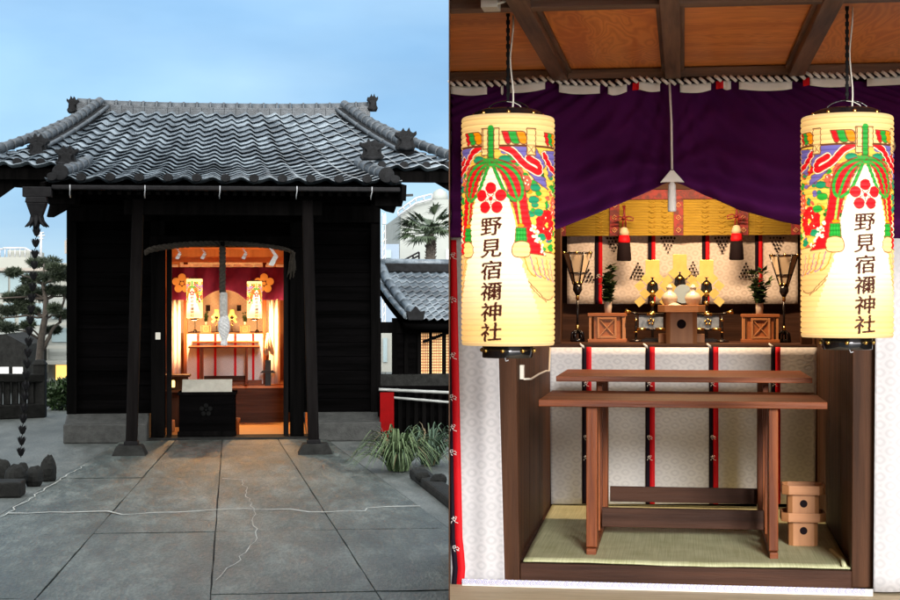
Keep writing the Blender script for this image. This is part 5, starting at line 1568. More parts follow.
# descending ridges (semi-round tiles in bands) and verge tubes
def tile_run(pts, r, name, bands=14, m=None, n=10):
    mb = MB(); P = [Vector(p) for p in pts]
    L_ = [0]
    for a, b in zip(P[:-1], P[1:]): L_.append(L_[-1]+(b-a).length)
    def at_(d):
        for i in range(len(P)-1):
            if d <= L_[i+1]+1e-9: return P[i].lerp(P[i+1], (d-L_[i])/(L_[i+1]-L_[i]))
        return P[-1]
    T = L_[-1]
    for k in range(bands):
        a, b = at_(T*k/bands), at_(T*(k+1)/bands)
        mb.tube([a, a.lerp(b, .86), a.lerp(b, .88), b], [r*.93, r*.97, r*1.10, r*1.10], n)
    return obj(name, mb, m or M['tile'], sh)
def rp_(px, py, v, dw=0):
    q = L.at(px, py, v); return (q.x, v, q.z)
for sg in (-1, 1):
    kk = lambda v: sg*(8.45+(.55 if sg < 0 else .55)*(vR-v)/(vR+.3))
    vv = [vR-.05, 1.5, 1.1, .7, .3, -.1, -.45]
    base = [Vector((roof_u(kk(v), v), v, roof_w(v)+.10)) for v in vv]
    mb = MB()
    for a, b in zip(base[:-1], base[1:]): mb.beam(a+Vector((0, 0, -.02)), b+Vector((0, 0, -.02)), .24, .13)
    obj('descending_ridge_side', mb, M['tile_dark'], sh, bevel=.02)
    tile_run([p+Vector((0, 0, .09)) for p in base], .072, 'descending_ridge', 13, M['tile_mid'])
    tile_run([p+Vector((-sg*.14, -.03, .02)) for p in base], .03, 'descending_ridge_bead', 5, M['tile_mid'])
    kv = lambda v: sg*(verge_k(v)+.02)
    vv2 = [vR-.02, 1.4, .9, .4, -.1, -.6, vM-.02]
    tile_run([Vector((roof_u(kv(v), v), v, roof_w(v)+.13)) for v in vv2], .07, 'verge_ridge', 16, M['tile_mid'])
    # porch verge: short curled ridge
    vv3 = [vM-.25, -1.9, -2.35, vE+.12]
    tile_run([Vector((roof_u(sg*5.75, v), v, roof_w(v)+.13)) for v in vv3], .075, 'porch_ridge', 5, M['tile_mid'])
    e = Vector((roof_u(sg*5.75, vE+.1), vE-.02, roof_w(vE)+.13))
    mb = MB(); mb.tube([e+Vector((0, .1, 0)), e], .10, 14); obj('ridge_end_disc', mb, M['tile_dark'], sh, bevel=.01)
demon_tile('ornamental_tile', 38.5, 157, -.55, 22, 24)
demon_tile('ornamental_tile', 405.5, 150, -.55, 22, 22, sg=-1)
demon_tile('ornamental_tile', 67, 166, -2.1, 24, 21, sg=-1)
demon_tile('ornamental_tile', 372, 160, -2.1, 26, 21)

# --- rain funnel and chain
vc = vE-.12
s = L.mpp(38, vc); q = L.at(38, 228, vc)
rf = thing('rain_chain', 'blackened copper rain funnel and chain of cups hanging from the left eave corner', 'rain chain', tuple(L.at(22, 458, vc)))
mb = MB(); uu = q.x; 
mb.box(uu-15*s, uu+14*s, vc-.06, vc+.08, wz(197, vc, 38), wz(187, vc, 38))
mb.taper((uu-1*s, vc), (11*s, 8*s), (10*s, 8*s), wz(203, vc, 38), wz(197.1, vc, 38))
mb.add([(uu+x*s, vc+y*s, wz(z, vc, 38)) for x, y, z in ((-6, -5, 218), (4, -5, 218), (4, 5, 218), (-6, 5, 218), (-11, -8, 203.1), (9, -8, 203.1), (9, 8, 203.1), (-11, 8, 203.1))], [(0, 3, 2, 1), (4, 5, 6, 7), (0, 1, 5, 4), (1, 2, 6, 5), (2, 3, 7, 6), (3, 0, 4, 7)])
obj('funnel', mb, M['iron'], rf, bevel=.008)
def flower_cup(mb, c, r, h, n=6, wall=.9):
    """six-petalled open cup"""
    p = []; m = n*4
    for (f, z) in ((.35, 0), (.55, .25), (.75, .6), (1.0, 1.0)):
        for k in range(m):
            a = 2*PI*k/m; pet = 1+.16*(math.cos(n*a))*f; zz = z+(.28*math.cos(n*a) if z == 1 else 0)
            p.append((c[0]+math.cos(a)*r*f*pet, c[1]+math.sin(a)*r*f*pet, c[2]+zz*h))
    fs = [(i*m+k, i*m+(k+1) % m, (i+1)*m+(k+1) % m, (i+1)*m+k) for i in range(3) for k in range(m)]
    fs.append(tuple(range(m))[::-1]); mb.add(p, fs, True)
mb = MB(); 
for k in range(8):
    a = k*PI/4; mb.tube([(uu-1*s+math.cos(a)*4*s, vc+math.sin(a)*4*s, wz(216, vc, 38)), (uu-1*s+math.cos(a)*6*s, vc+math.sin(a)*6*s, wz(222, vc, 38)), (uu-1*s+math.cos(a)*12*s, vc+math.sin(a)*12*s, wz(227, vc, 38))], [2.6*s, 2.2*s, .6*s], 6)
mb.tube([(uu-1*s, vc, wz(216, vc, 38)), (uu-2*s, vc, wz(229, vc, 38))], [5*s, 3*s], 8)
obj('funnel_rim', mb, M['iron'], rf)
ys = list(range(232, 460, 11)); xs = [36.5-(y-232)*.071 for y in ys]
for i, (x, y) in enumerate(zip(xs, ys)):
    c = L.at(x, y+4, vc); mb = MB(); flower_cup(mb, c, 4.3*s, 7*s)
    mb.tube([(c.x, c.y, c.z-1.5*s), (c.x, c.y, c.z+9.5*s)], .55*s, 5)
    obj('cup', mb, M['iron'], rf)
# --- stones round the foot of the chain
rr = random.Random(8)
for i, (x, y, wd, h, nm, lab) in enumerate((
        (14, 489, 20, 24, 'garden_rock', 'rough dark rock at the foot of the rain chain, cut off by the picture edge'),
        (33, 487, 18, 20, 'garden_rock', 'rough dark rock in the middle of the heap below the rain chain'),
        (48, 482, 15, 26, 'garden_rock', 'tallest dark rock, at the right end of the heap below the rain chain'),
        (2, 480, 14, 20, 'garden_rock', 'dark rock behind the heap against the picture edge'),
        (22, 476, 12, 13, 'garden_rock', 'small dark rock just under the lowest cup of the rain chain'))):
    q = WG(x, y); s_ = L.mpp(x, q.y); mb = MB()
    blob(mb, (q.x, q.y+wd*s_*.4, h*s_*.4), (wd*s_*.55, wd*s_*.5, h*s_*.62), 12, 9, .17, seed=i+3)
    obj(nm, mb, M['stone_dark'], label=lab, cat='rock', group='rocks below the rain chain')
mb = MB(); a, b = WG(-20, 499), WG(22, 497)
mb.box(a.x, b.x, b.y-.1, b.y+.25, 0, .16); obj('stone_kerb', mb, M['stone_dark'], bevel=.02, label='low dark stone kerb below the heap of rocks at the left', cat='kerb')

# --- rope across the door with paper streamers
vs_ = -.24
rope = thing('sacred_rope', 'twisted straw rope with paper streamers tied across the shrine door', 'rope', tuple(L.at(218, 250, vs_)))
pts = []
for k in range(31):
    t = k/30; x = 145+148*t; y = 252.5-9*math.sin(t*PI)**.55
    pts.append(L.at(x, y, vs_))
s = L.mpp(220, vs_)
mb = MB()
for ph in (0, 2*PI/3, 4*PI/3):
    pp = []; 
    for i in range(121):
        t = i/120; f = t*30; k = min(int(f), 29); c = pts[k].lerp(pts[k+1], f-k)
        tk = (3.4-1.6*abs(t-.22))*s*.5
        a = t*60+ph; pp.append(c+Vector((0, math.cos(a)*tk, math.sin(a)*tk)))
    mb.tube(pp, [1.45*s*(1.25-.45*(i/120)) for i in range(121)], 6)
obj('twisted_cord', mb, M['rope_dark'], rope)
mb = MB(); rr = random.Random(6)
for k in range(22):
    q = L.at(293+rr.uniform(-2, 2), 252, vs_); e = L.at(292+rr.uniform(-5, 4), 276+rr.uniform(-9, 4), vs_)
    mb.tube([tuple(q), tuple(q.lerp(e, .5)+Vector((rr.uniform(-.01, .01), rr.uniform(-.02, .02), 0))), tuple(e)], [.9*s, .6*s, .35*s], 4)
obj('loose_straw_end', mb, M['rope_dark'], rope)
for x0 in (177, 202, 243, 271):
    mb = MB(); q = L.at(x0, 248, vs_-.02); zz = q.z; xx = q.x; dx = 1
    big = .95 if x0 == 271 else .60
    for j in range(4):
        w_ = (2.0+j*.25)*s*big; h_ = (4.6+j*.6)*s*big; sl = dx*2.6*s*big
        mb.prism3([(xx-w_, q.y-.004*j, zz), (xx+w_, q.y-.004*j, zz-1.2*s), (xx+w_+sl, q.y-.004*j-.01, zz-h_), (xx-w_+sl, q.y-.004*j-.01, zz-h_+1*s)], (0, .002, 0))
        xx += sl*1.0; zz -= h_*.82; dx = -dx if j % 2 else dx
    obj('paper_streamer', mb, M['paper'], rope)
# --- bell rope
vb_ = -.45
br = thing('bell_rope', 'thick pale woven bell rope with bulging knot hanging before the door', 'bell rope', tuple(L.at(224, 345, vb_)))
s = L.mpp(223, vb_)
mb = MB(); 
for ph in (0, PI):
    mb.tube([L.at(222.5, 247+i*1.0, vb_)+Vector((math.sin(i*.75+ph)*1.5*s, math.cos(i*.75+ph)*1.5*s, 0)) for i in range(46)], 2.1*s, 7)
obj('cord', mb, M['rope_dark'], br)
mb = MB(); c = L.at(223.5, 318, vb_)
mb.lathe([(3.5*s, 0), (4.1*s, 1*s), (4.0*s, 24*s), (3*s, 26*s)], c, 14); obj('wrapped_neck', mb, M['rope'], br)
mb = MB()
for ph in range(6):
    mb.tube([L.at(224, 316+i*.72, vb_)+Vector((math.cos(i*.22+ph*PI/3), math.sin(i*.22+ph*PI/3), 0))*(s*(3.7*math.sin(min(i/32, 1)*PI*.8+.45)+.6)) for i in range(37)], 2.0*s, 6)
c = L.at(224, 346, vb_); mb.lathe([(2.2*s, 0), (3.4*s, 1*s), (3.4*s, 6*s)], c, 12)
obj('knot', mb, M['rope_pale'] if 'rope_pale' in M else M['rope'], br)
mb = MB(); mb.beam(tuple(L.at(222.5, 244, vb_)), tuple(L.at(222.5, 244, .05)), .06, .07); obj('rope_bracket', mb, M['black_wood'], br)

# --- offering box
vo = -.05
ob = thing('offering_box', 'black wooden offering box with faint plum crest standing in the doorway', 'offering box', tuple(L.at(205, 436, vo)))
u0, u1 = ux(179, vo), ux(235, vo); z0, z1 = wz(437, -.2), wz(393, vo)
mb = MB(); mb.box(u0, u1, vo, vo+.5, z0, z1); obj('box_body', mb, M['black_plank'], ob, bevel=.012)
mb = MB(); mb.box(u0-.02, u1+.02, vo-.02, vo+.03, z0, z0+.07); mb.box(u0-.02, u1+.02, vo-.015, vo+.53, z1-.03, z1+.012); obj('box_trim', mb, M['black_wood'], ob, bevel=.006)
c = L.at(206, 410, vo-.008); s = L.mpp(206, vo); mb = MB()
for k in range(5):
    a = PI/2+k*2*PI/5; mb.prism([(c.x+math.cos(a)*4.4*s+math.cos(j*PI/6)*2.3*s, c.z+math.sin(a)*4.4*s+math.sin(j*PI/6)*2.3*s) for j in range(12)], vo-.010-.0006*k, vo-.002)
mb.prism([(c.x+math.cos(j*PI/5)*1.2*s, c.z+math.sin(j*PI/5)*1.2*s) for j in range(10)], vo-.014, vo-.002)
obj('plum_crest', mb, M['crest_grey'], ob)
mb = MB(); a0, a1 = ux(182, vo+.05), ux(232, vo+.05)
mb.prism3([(a0, vo+.03, z1+.014), (a1, vo+.03, z1+.014), (a1, vo+.16, wz(379.5, vo+.1)), (a0, vo+.16, wz(379.5, vo+.1))], (0, .025, 0))
obj('offering_board', mb, M['beige_board'], base=(a0, vo+.03, z1+.014), bevel=.003, label='plain pale beige board leaning on top of the offering box', cat='board')
# small switch plate beside the door
q = L.at(158, 336, -.125); mb = MB(); mb.box(q.x-.035, q.x+.035, -.135, -.12, q.z-.05, q.z+.05)
obj('switch_plate', mb, M['plastic'], bevel=.004, label='small pale switch plate on the post left of the shrine door', cat='switch plate')
for (x, y, w_, h_, lab) in ((140+122-132, 0, 0, 0, ''),): pass
q = L.at(135, 257, vK-.09)

# --- interior
vI0, vI1, vB = .3, 3.1, 5.0
fl = wz(437.5, .33)
inn = sh
ul, ur = ux(150, 2), ux(305, 2)
mb = MB(); mb.box(ul, ur, .33, vI1, fl-.03, fl); obj('straw_floor', mb, M['mat_floor'], inn)
pw = wz(386, vI1)
mb = MB(); mb.box(ul, ur, vI1, vI1+.05, fl, pw-.04); obj('platform_riser', mb, M['wood_darkx'], inn)
mb = MB(); mb.box(ul, ur, vI1-.03, vB+.1, pw-.038, pw); obj('platform_top', mb, M['hinokix'], inn, bevel=.004)
ceil_w = wz(254, .8)
mb = MB(); mb.box(ul-.3, ur+.3, .12, vB+.1, door_top+.12, door_top+.15); obj('ceiling_board', mb, M['ply'], inn)
for u in (ul-.05, ur+.02):
    mb = MB(); mb.box(u, u+.03, .12, vB+.1, fl, door_top+.12); obj('inner_wall', mb, M['hinoki'], inn)
mb = MB(); mb.box(ul, ur, vB+.05, vB+.09, pw, door_top+.12); obj('inner_wall', mb, M['hinoki'], inn)
v = vI1+.12
mb = MB(); mb.box(ul, ur, v-.05, v, wz(262.5, v), wz(257, v)); obj('head_beam', mb, M['hinokix'], inn, bevel=.004)
# curtains inside
ic = thing('purple_curtain', 'purple curtain, tinted red as if lamplit, with gold plum crests inside the glowing shrine hall', 'curtain', tuple(L.at(225, 300, v)))
mb = MB()
def ihem(x):
    if x < 202: return 300
    if x > 246: return 300
    t = (x-224)/22; return 290+10*abs(t)**2.2
def ipf(s_, t):
    x = 169+(286-169)*s_; y = 267+(ihem(x)-267)*t; q = L.at(x, y, v+.05)
    return (q.x, v+.05+.035*math.sin(s_*34+t*2)+.02*math.sin(abs(x-224)*.25+t*7)*t, q.z)
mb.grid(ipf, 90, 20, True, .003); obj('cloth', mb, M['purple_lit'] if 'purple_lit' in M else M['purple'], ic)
mb = MB()
for k in range(11):
    xa = 170+k*10.6; q0_, q1_ = L.at(xa, 264.5, v), L.at(xa+8, 266.5, v); mb.box(q0_.x, q1_.x, v-.0, v+.01, q1_.z-.01, q0_.z)
obj('white_rope', mb, M['white'], ic)
for cx in (182, 264):
    c = L.at(cx, 283.5, v-.01); s = L.mpp(cx, v); mb = MB()
    for k in range(5):
        a = PI/2+k*2*PI/5; mb.prism([(c.x+math.cos(a)*6.3*s+math.cos(j*PI/7)*3.9*s, c.z+math.sin(a)*6.3*s+math.sin(j*PI/7)*3.9*s) for j in range(14)], v-.012-.001*k, v+.0)
    mb.prism([(c.x+math.cos(j*PI/5)*2*s, c.z+math.sin(j*PI/5)*2*s) for j in range(10)], v-.02, v)
    obj('plum_crest', mb, M['crest_gold'], ic)
for (xa, xb, lab) in ((171, 180.5, 'white side curtain left of the altar inside the glowing shrine hall'), (269, 280, 'white side curtain behind the straw tassel inside the glowing shrine hall')):
    mb = MB(); vv_ = v+.1
    def sf(s_, t):
        q = L.at(xa+(xb-xa)*s_, 299+t*(386-299-(11 if xa < 200 else 2)), vv_); return (q.x, vv_+.02*math.sin(s_*14), q.z)
    mb.grid(sf, 16, 4, True, .004)
    obj('side_curtain', mb, M['white'], base=tuple(L.at((xa+xb)/2, 385, vv_)), label=lab, cat='curtain', group='side curtains in the shrine hall')
# alcove in the hall
va_ = v+.25
ia = thing('hall_altar', 'lit timber altar alcove inside the shrine hall', 'altar', tuple(L.at(225, 385, va_)))
for px in (185.5, 264.5):
    mb = MB(); mb.box(ux(px-2, va_), ux(px+2, va_), va_, va_+.08, pw, wz(262, va_)); obj('post', mb, M['wood_redz'], ia, bevel=.004)
mb = MB(); mb.box(ux(186, va_), ux(264, va_), va_+.02, vB, wz(336, va_), wz(333, va_)); obj('altar_shelf', mb, M['wood_red'], ia)
mb = MB(); mb.box(ux(180, vB), ux(270, vB), vB-.02, vB+.02, wz(333, vB), wz(262, vB)); obj('back_cloth', mb, M['brocade_back'], ia)
mb = MB(); mb.box(ux(187, va_), ux(263, va_), va_-.01, va_+.0, wz(384, va_), wz(334, va_)); obj('front_cloth', mb, M['brocade_low'], ia)
for px in (197, 214, 234, 252):
    mb = MB(); mb.box(ux(px, va_-.02), ux(px+2.4, va_-.02), va_-.018, va_-.012, wz(384, va_), wz(334, va_)); obj('red_stripe', mb, M['red'], ia)
mb = MB(); mb.box(ux(188, va_), ux(262, va_), va_-.06, va_-.03, pw, wz(380, va_)); obj('base_rail', mb, M['wood_red'], ia)
for px in (208, 239):
    mb = MB(); q = L.at(px, 308, va_+.5); s = L.mpp(px, va_+.5); mb.box(q.x-2.2*s, q.x+2.2*s, q.y-.01, q.y, q.z-3*s, q.z+3*s); obj('dark_tassel', mb, M['crest_dark'], ia)
# copies of the altar furniture, at the size they have in the hall
def place(root, px, py, v, sc_, label, group=None, turn=0):
    q = L.at(px, py, v); return dup(root, (q.x, v, q.z), sc_, label, group, turn)
def shrink(root_px_w, photo_px_w, v_src, v_dst, cx_src, cx_dst):
    return photo_px_w*L.mpp(cx_dst, v_dst)/(root_px_w*A.mpp(cx_src, v_src))
k_it = shrink(100, 28, 2.7, va_+.3, 683, 225)
G2 = 'altar ornaments in the shrine hall'
for (rt, px, lab) in ((bon1, 195, 'small standing lamp at the left of the lit altar inside the shrine hall'), (bon2, 257, 'small standing lamp at the right of the lit altar inside the shrine hall')):
    place(rt, px, 333, va_+.3, k_it, lab, 'standing paper lamps')
for (rt, rs, px, lab, lab2) in ((st1, sp1, 206, 'small lattice stand left of the bell rope on the altar in the hall', 'sprig in a vase left of the bell rope on the altar in the hall'),
                      (st2, sp2, 245, 'small lattice stand right of the bell rope on the altar in the hall', 'sprig in a vase right of the bell rope on the altar in the hall')):
    place(rt, px, 333, va_+.25, k_it, lab, 'square stands carrying the evergreen sprigs')
    place(rs, px, 333-29*.28, va_+.22, k_it, lab2, 'evergreen sprigs in white vases')
for (rt, px, lab) in ((go1, 216.5, 'gold zigzag wand left of the bell rope on the altar in the hall'), (go3, 232, 'gold zigzag wand right of the bell rope on the altar in the hall')):
    place(rt, px, 333, va_+.3, k_it, lab, 'golden zigzag wands')
tbl = place(tb, 225, 383.5, vI1+.2, shrink(288, 70, .3, vI1+.2, 683, 225)*1.0, 'two tier red table standing on the platform inside the glowing shrine hall')
# lanterns in the hall
k_l = 16.3*L.mpp(194, v-.35)/(93*A.mpp(508, LV))
pl = []
for (rt, px, lab) in ((lan1, 194.5, 'glowing paper lantern left of the bell rope inside the shrine hall'), (lan2, 254.5, 'glowing paper lantern right of the bell rope inside the shrine hall')):
    r = place(rt, px, 318, v-.35, k_l, lab, 'glowing lanterns inside the shrine hall')
    for c_ in kids(r):
        if c_.type == 'LIGHT':
            ld = c_.data.copy(); ld.energy = 58; ld.color = (1.0, .54, .20); ld.shadow_soft_size = .05; c_.data = ld; c_.location = (0, 0, -.12)
        elif c_.name.startswith('paper_body'):
            c_.material_slots[0].link = 'OBJECT'; c_.material_slots[0].material = M['lantern_paper_dusk']
        elif c_.name.startswith(('chain', 'flex')):
            bpy.data.objects.remove(c_)
# straw tassel and black stand, right
q = L.at(268, 356, v-.2); s = L.mpp(268, v-.2)
mb = MB(); rr = random.Random(2)
for k in range(26):
    a = rr.uniform(0, 6.3); r_ = rr.uniform(0, 6)*s
    mb.tube([(q.x, q.y, q.z+23*s), (q.x+math.cos(a)*r_*.5, q.y+math.sin(a)*r_*.5, q.z+14*s), (q.x+math.cos(a)*r_, q.y+math.sin(a)*r_, q.z+rr.uniform(0, 5)*s)], [1.2*s, 1*s, .5*s], 4)
obj('straw_tassel', mb, M['cream_cloth'], label='bushy straw tassel hanging at the right inside the shrine hall', cat='tassel')
mb = MB(); u = ux(268, v-.1); s = L.mpp(268, v-.1)
mb.box(u-3*s, u+3*s, v-.15, v-.05, pw, pw+26*s); mb.prism([(u-8*s, pw+13*s), (u+8*s, pw+13*s), (u+5*s, pw+15.5*s), (u-5*s, pw+15.5*s)][::-1], v-.2, v-.02)
obj('black_stand', mb, M['lacquer'], bevel=.004, label='black lacquered stand below the straw tassel in the shrine hall', cat='stand')
# small things at the left behind the door jamb
q = L.at(172.5, 387, 2.0); s = L.mpp(172, 2.0)
sl = thing('side_shelf', 'dark side shelf with a little lit lamp behind the left door post', 'shelf', (q.x, 2.0, fl))
mb = MB(); mb.box(ux(160, 2.0), ux(190, 2.0), 1.9, 2.3, wz(376.5, 2), wz(374.5, 2)); mb.box(ux(160, 2.0), ux(187, 2.0), 1.9, 2.3, wz(392, 2), wz(390.5, 2)); mb.box(ux(183, 2), ux(185, 2), 1.92, 1.96, fl, wz(376.6, 2)); mb.box(ux(160, 2.0), ux(187, 2.0), 2.3, 2.33, fl, wz(376.6, 2)); obj('shelf_frame', mb, M['wood_dark'], sl)
mb = MB(); mb.lathe([(2*s, 0), (2.3*s, 1*s), (2.3*s, 6*s), (1.8*s, 7*s)], (ux(172.7, 2.0), 2.0, wz(387, 2)), 12); obj('lamp_shade', mb, M['lamp_glow'], sl)
mb = MB(); mb.lathe([(1*s, 0), (3*s, .5*s), (2.8*s, 10*s), (2.6*s, 12*s), (2.4*s, 12*s)], (ux(172, 1.4), 1.4, fl), 14); obj('wooden_tub', mb, M['hinoki'], label='small wooden tub on the floor behind the left door post', cat='tub')
mb = MB(); u = ux(237.5, .8); s = L.mpp(237, .8); mb.lathe([(1.8*s, 0), (1.8*s, 16*s), (2.9*s, 17*s), (2.9*s, 20*s), (1*s, 20*s)], (u, .8, wz(423, .8)-.22), 14)
obj('post_box', mb, M['wood_redz'], label='small brown post with pale cap behind the right side of the offering box', cat='post')

# ------------------------------------------------------------------ behind the viewer: an unseen block added to keep the low sun off the courtyard
use(W)
nb = thing('unseen_sun_block', 'unseen grey block added behind the viewer to shade the courtyard from the low sun', 'building', (-8, -5, 0))
mb = MB(); mb.box(-20, .72, -9, -2.6, 0, 14.5); obj('wall', mb, M['render_tan'], nb)
for k in range(5):
    for j in range(4):
        mb = MB(); mb.box(-18+k*3.8, -16.2+k*3.8, -2.6, -2.55, 1.2+j*3.1, 2.8+j*3.1); obj('window', mb, M['window_glass'], nb)
use(L)
# ------------------------------------------------------------------ buildings beyond
def bpt(px, py, v): q = L.at(px, py, v); return (q.x, q.z)
def facade(name, label, poly, v, depth, m, cat='building'):
    pts = [bpt(x, y, v) for x, y in poly]
    xs = [p[0] for p in pts]
    t = thing(name, label, cat, (sum(xs)/len(xs), v, 0))
    pts = [(x, max(z, 0)) for x, z in pts]
    mb = MB(); mb.prism(pts[::-1], v, v+depth); obj('wall', mb, m, t)
    return t
def fbox(t, name, x0, x1, y0, y1, v, d0, d1, m, bevel=0):
    a, b, z0, z1 = L.rect(x0, x1, y0, y1, v)
    mb = MB(); mb.box(a, b, v+d0, v+d1, z0, z1); return obj(name, mb, m, t, bevel=bevel)
vA = 27
ap = facade('pale_building', 'large pale building with glazed upper floor behind the pine tree', [(-40, 257), (26, 257), (60, 263), (74, 263), (74, 372), (-40, 372)], vA, 8, M['render_white'])
fbox(ap, 'roof_hut', 2, 25, 249, 257, vA, 1, 4, M['render_white'])
fbox(ap, 'cornice', -40, 62, 268, 271, vA, -.25, -.01, M['render_tan'])
for k in range(6): fbox(ap, 'window', -30+k*13.5, -18.5+k*13.5, 273, 293, vA, -.06, -.01, M['window_glass'])
for k in range(5): fbox(ap, 'window', -26+k*15, -15+k*15, 303, 325, vA, -.06, -.01, M['window_glass'])
fbox(ap, 'balcony_wall', -40, 60, 328, 336, vA, -.9, -.8, M['render_cream'])
mb = MB(); 
for (a, b) in (((-20, 249), (3, 249)), ((25, 248), (40, 256)), ((3, 248), (25, 248))): mb.tube([tuple(L.at(a[0], a[1], vA+.5)), tuple(L.at(b[0], b[1], vA+.5))], .03, 5)
for x in range(-20, 30, 5): mb.tube([tuple(L.at(x, 249, vA+.5)), tuple(L.at(x, 257, vA+.5))], .02, 4)
obj('railing', mb, M['metal_grey'], ap)
mb = MB(); mb.tube([tuple(L.at(41, 262, vA+2)), tuple(L.at(41, 232, vA+2))], .04, 5)
for y, w_ in ((233, 3), (236, 4), (239, 2.4)): mb.tube([tuple(L.at(41-w_, y, vA+2)), tuple(L.at(41+w_, y-.5, vA+2))], .025, 4)
obj('antenna', mb, M['metal_grey'], ap)
tn = facade('tan_building', 'tan block with a roof terrace beside the hall wall', [(68, 240), (100, 240), (100, 372), (72, 372), (72, 262), (68, 257)], 22, 6, M['render_tan'])
fbox(tn, 'balcony_wall', 67, 78, 241, 254, 22, -.5, -.05, M['render_tan'])
mb = MB(); mb.tube([tuple(L.at(67, 238, 22)), tuple(L.at(90, 238, 22))], .025, 5); 
for x in (67, 71, 75, 79): mb.tube([tuple(L.at(x, 238, 22)), tuple(L.at(x, 241, 22))], .02, 4)
obj('railing', mb, M['metal_grey'], tn)
vH = 15
ch = facade('cream_house', 'cream house with lit doorway between the pine and the hall', [(47, 298), (90, 298), (90, 385), (47, 385)], vH, 6, M['render_cream'])
for y in (304, 322, 345): fbox(ch, 'balcony_rail', 46, 90, y, y+3, vH, -.5, -.4, M['render_white'])
fbox(ch, 'window', 52, 64, 308, 319, vH, -.04, -.01, M['window_glass'])
fbox(ch, 'window', 66, 74, 308, 319, vH, -.04, -.01, M['window_glass'])
fbox(ch, 'window', 52, 72, 328, 342, vH, -.04, -.01, M['window_glass'])
fbox(ch, 'lit_doorway', 56, 69.5, 365, 380, vH, -.04, -.01, M['porch_glow'])
fbox(ch, 'door_canopy', 49, 72, 360, 363, vH, -.9, -.01, M['render_white'])
fbox(ch, 'downpipe', 47.5, 49, 300, 372, vH, -.15, -.05, M['render_white'])
vG = 12
gs = facade('garden_store', 'low dark shed with white window band behind the stone fence', [(-30, 338), (6, 334), (26, 345), (27, 392), (-30, 392)], vG, 3, M['stone_dark'])
fbox(gs, 'window', -20, 9, 367, 376, vG, -.05, -.01, M['paper']); fbox(gs, 'window', 13, 23, 367, 375, vG, -.05, -.01, M['paper'])

# stone fence, left
vF_ = 4.6
sf_ = thing('stone_fence', 'dark stone balustrade in front of the pine tree', 'fence', tuple(L.ground(20, 417)))
mb = MB(); a, b = L.at(-30, 378, vF_-.4), L.at(43, 378, vF_+.2)
mb.beam((a.x, vF_-.4, a.z), (b.x, vF_+.2, b.z), .24, .14); obj('top_rail', mb, M['stone_dark'], sf_, bevel=.02)
a0, b0 = L.at(-30, 413, vF_-.4), L.at(43, 409, vF_+.2)
mb = MB(); mb.beam((a0.x, vF_-.4, .12), (b0.x, vF_+.2, .12), .26, .24); obj('bottom_rail', mb, M['stone_dark'], sf_, bevel=.02)
for k in range(9):
    t = (k+.5)/9; p = Vector((a.x, vF_-.4, 0)).lerp(Vector((b.x, vF_+.2, 0)), t)
    mb = MB(); mb.box(p.x-.055, p.x+.055, p.y-.05, p.y+.05, .24, a.z-.07); obj('baluster', mb, M['stone_dark'], sf_, bevel=.01)
q = L.at(40, 365, vF_+.2); mb = MB(); mb.box(q.x-.10, q.x+.10, q.y-.12, q.y+.12, 0, q.z); mb.taper((q.x, q.y), (.12, .14), (.07, .08), q.z+.002, q.z+.09); obj('end_post', mb, M['stone_dark'], sf_, bevel=.015)
v_ = 9
f2 = thing('stone_fence', 'short stretch of grey stone fence below the lit doorway', 'fence', (ux(58, v_), v_, 0))
mb = MB(); mb.box(ux(44, v_), ux(84, v_), v_-.08, v_+.08, wz(384, v_, 58), wz(380, v_, 58)); obj('top_rail', mb, M['stone'], f2, bevel=.01)
for k in range(7):
    u = ux(45+k*6, v_); mb = MB(); mb.box(u-.06, u+.06, v_-.05, v_+.05, 0, wz(384, v_, 58)-.001); obj('baluster', mb, M['stone_dark'], f2, bevel=.01)

def leaf_cloud(mb, c, r, n, size, rnd, thin=.25, shell=.55, flat=0.0):
    c = Vector(c)
    for _ in range(n):
        while True:
            d = Vector((rnd.uniform(-1, 1), rnd.uniform(-1, 1), rnd.uniform(-1, 1)))
            if .05 < d.length < 1: break
        if rnd.random() < shell: d = d.normalized()*rnd.uniform(.75, 1.12)
        p = c+Vector((d.x*r[0], d.y*r[1], d.z*r[2]))
        for _k in range(2):
            dr = (d.normalized()*.6+Vector((rnd.gauss(0, .6), rnd.gauss(0, .6), rnd.gauss(.35, .5)))).normalized()
            L_ = size*rnd.uniform(.6, 1.3); sd = dr.cross(Vector((rnd.gauss(0, 1), rnd.gauss(0, 1), rnd.gauss(0, 1)))).normalized()*L_*thin
            mb.add([p-sd, p+sd, p+dr*L_+sd*.25, p+dr*L_-sd*.25], [(0, 1, 2, 3)])
def limb(mb, a, b, r0, r1, sag=.1, n=6, rnd=random):
    a, b = Vector(a), Vector(b); L_ = (b-a).length
    pts = [a.lerp(b, i/n)+Vector((rnd.uniform(-1, 1)*L_*.03, rnd.uniform(-1, 1)*L_*.03, sag*L_*math.sin(i/n*PI)+rnd.uniform(-1, 1)*L_*.02)) for i in range(n+1)]
    mb.tube(pts, [r0+(r1-r0)*i/n for i in range(n+1)], 7)
    return pts
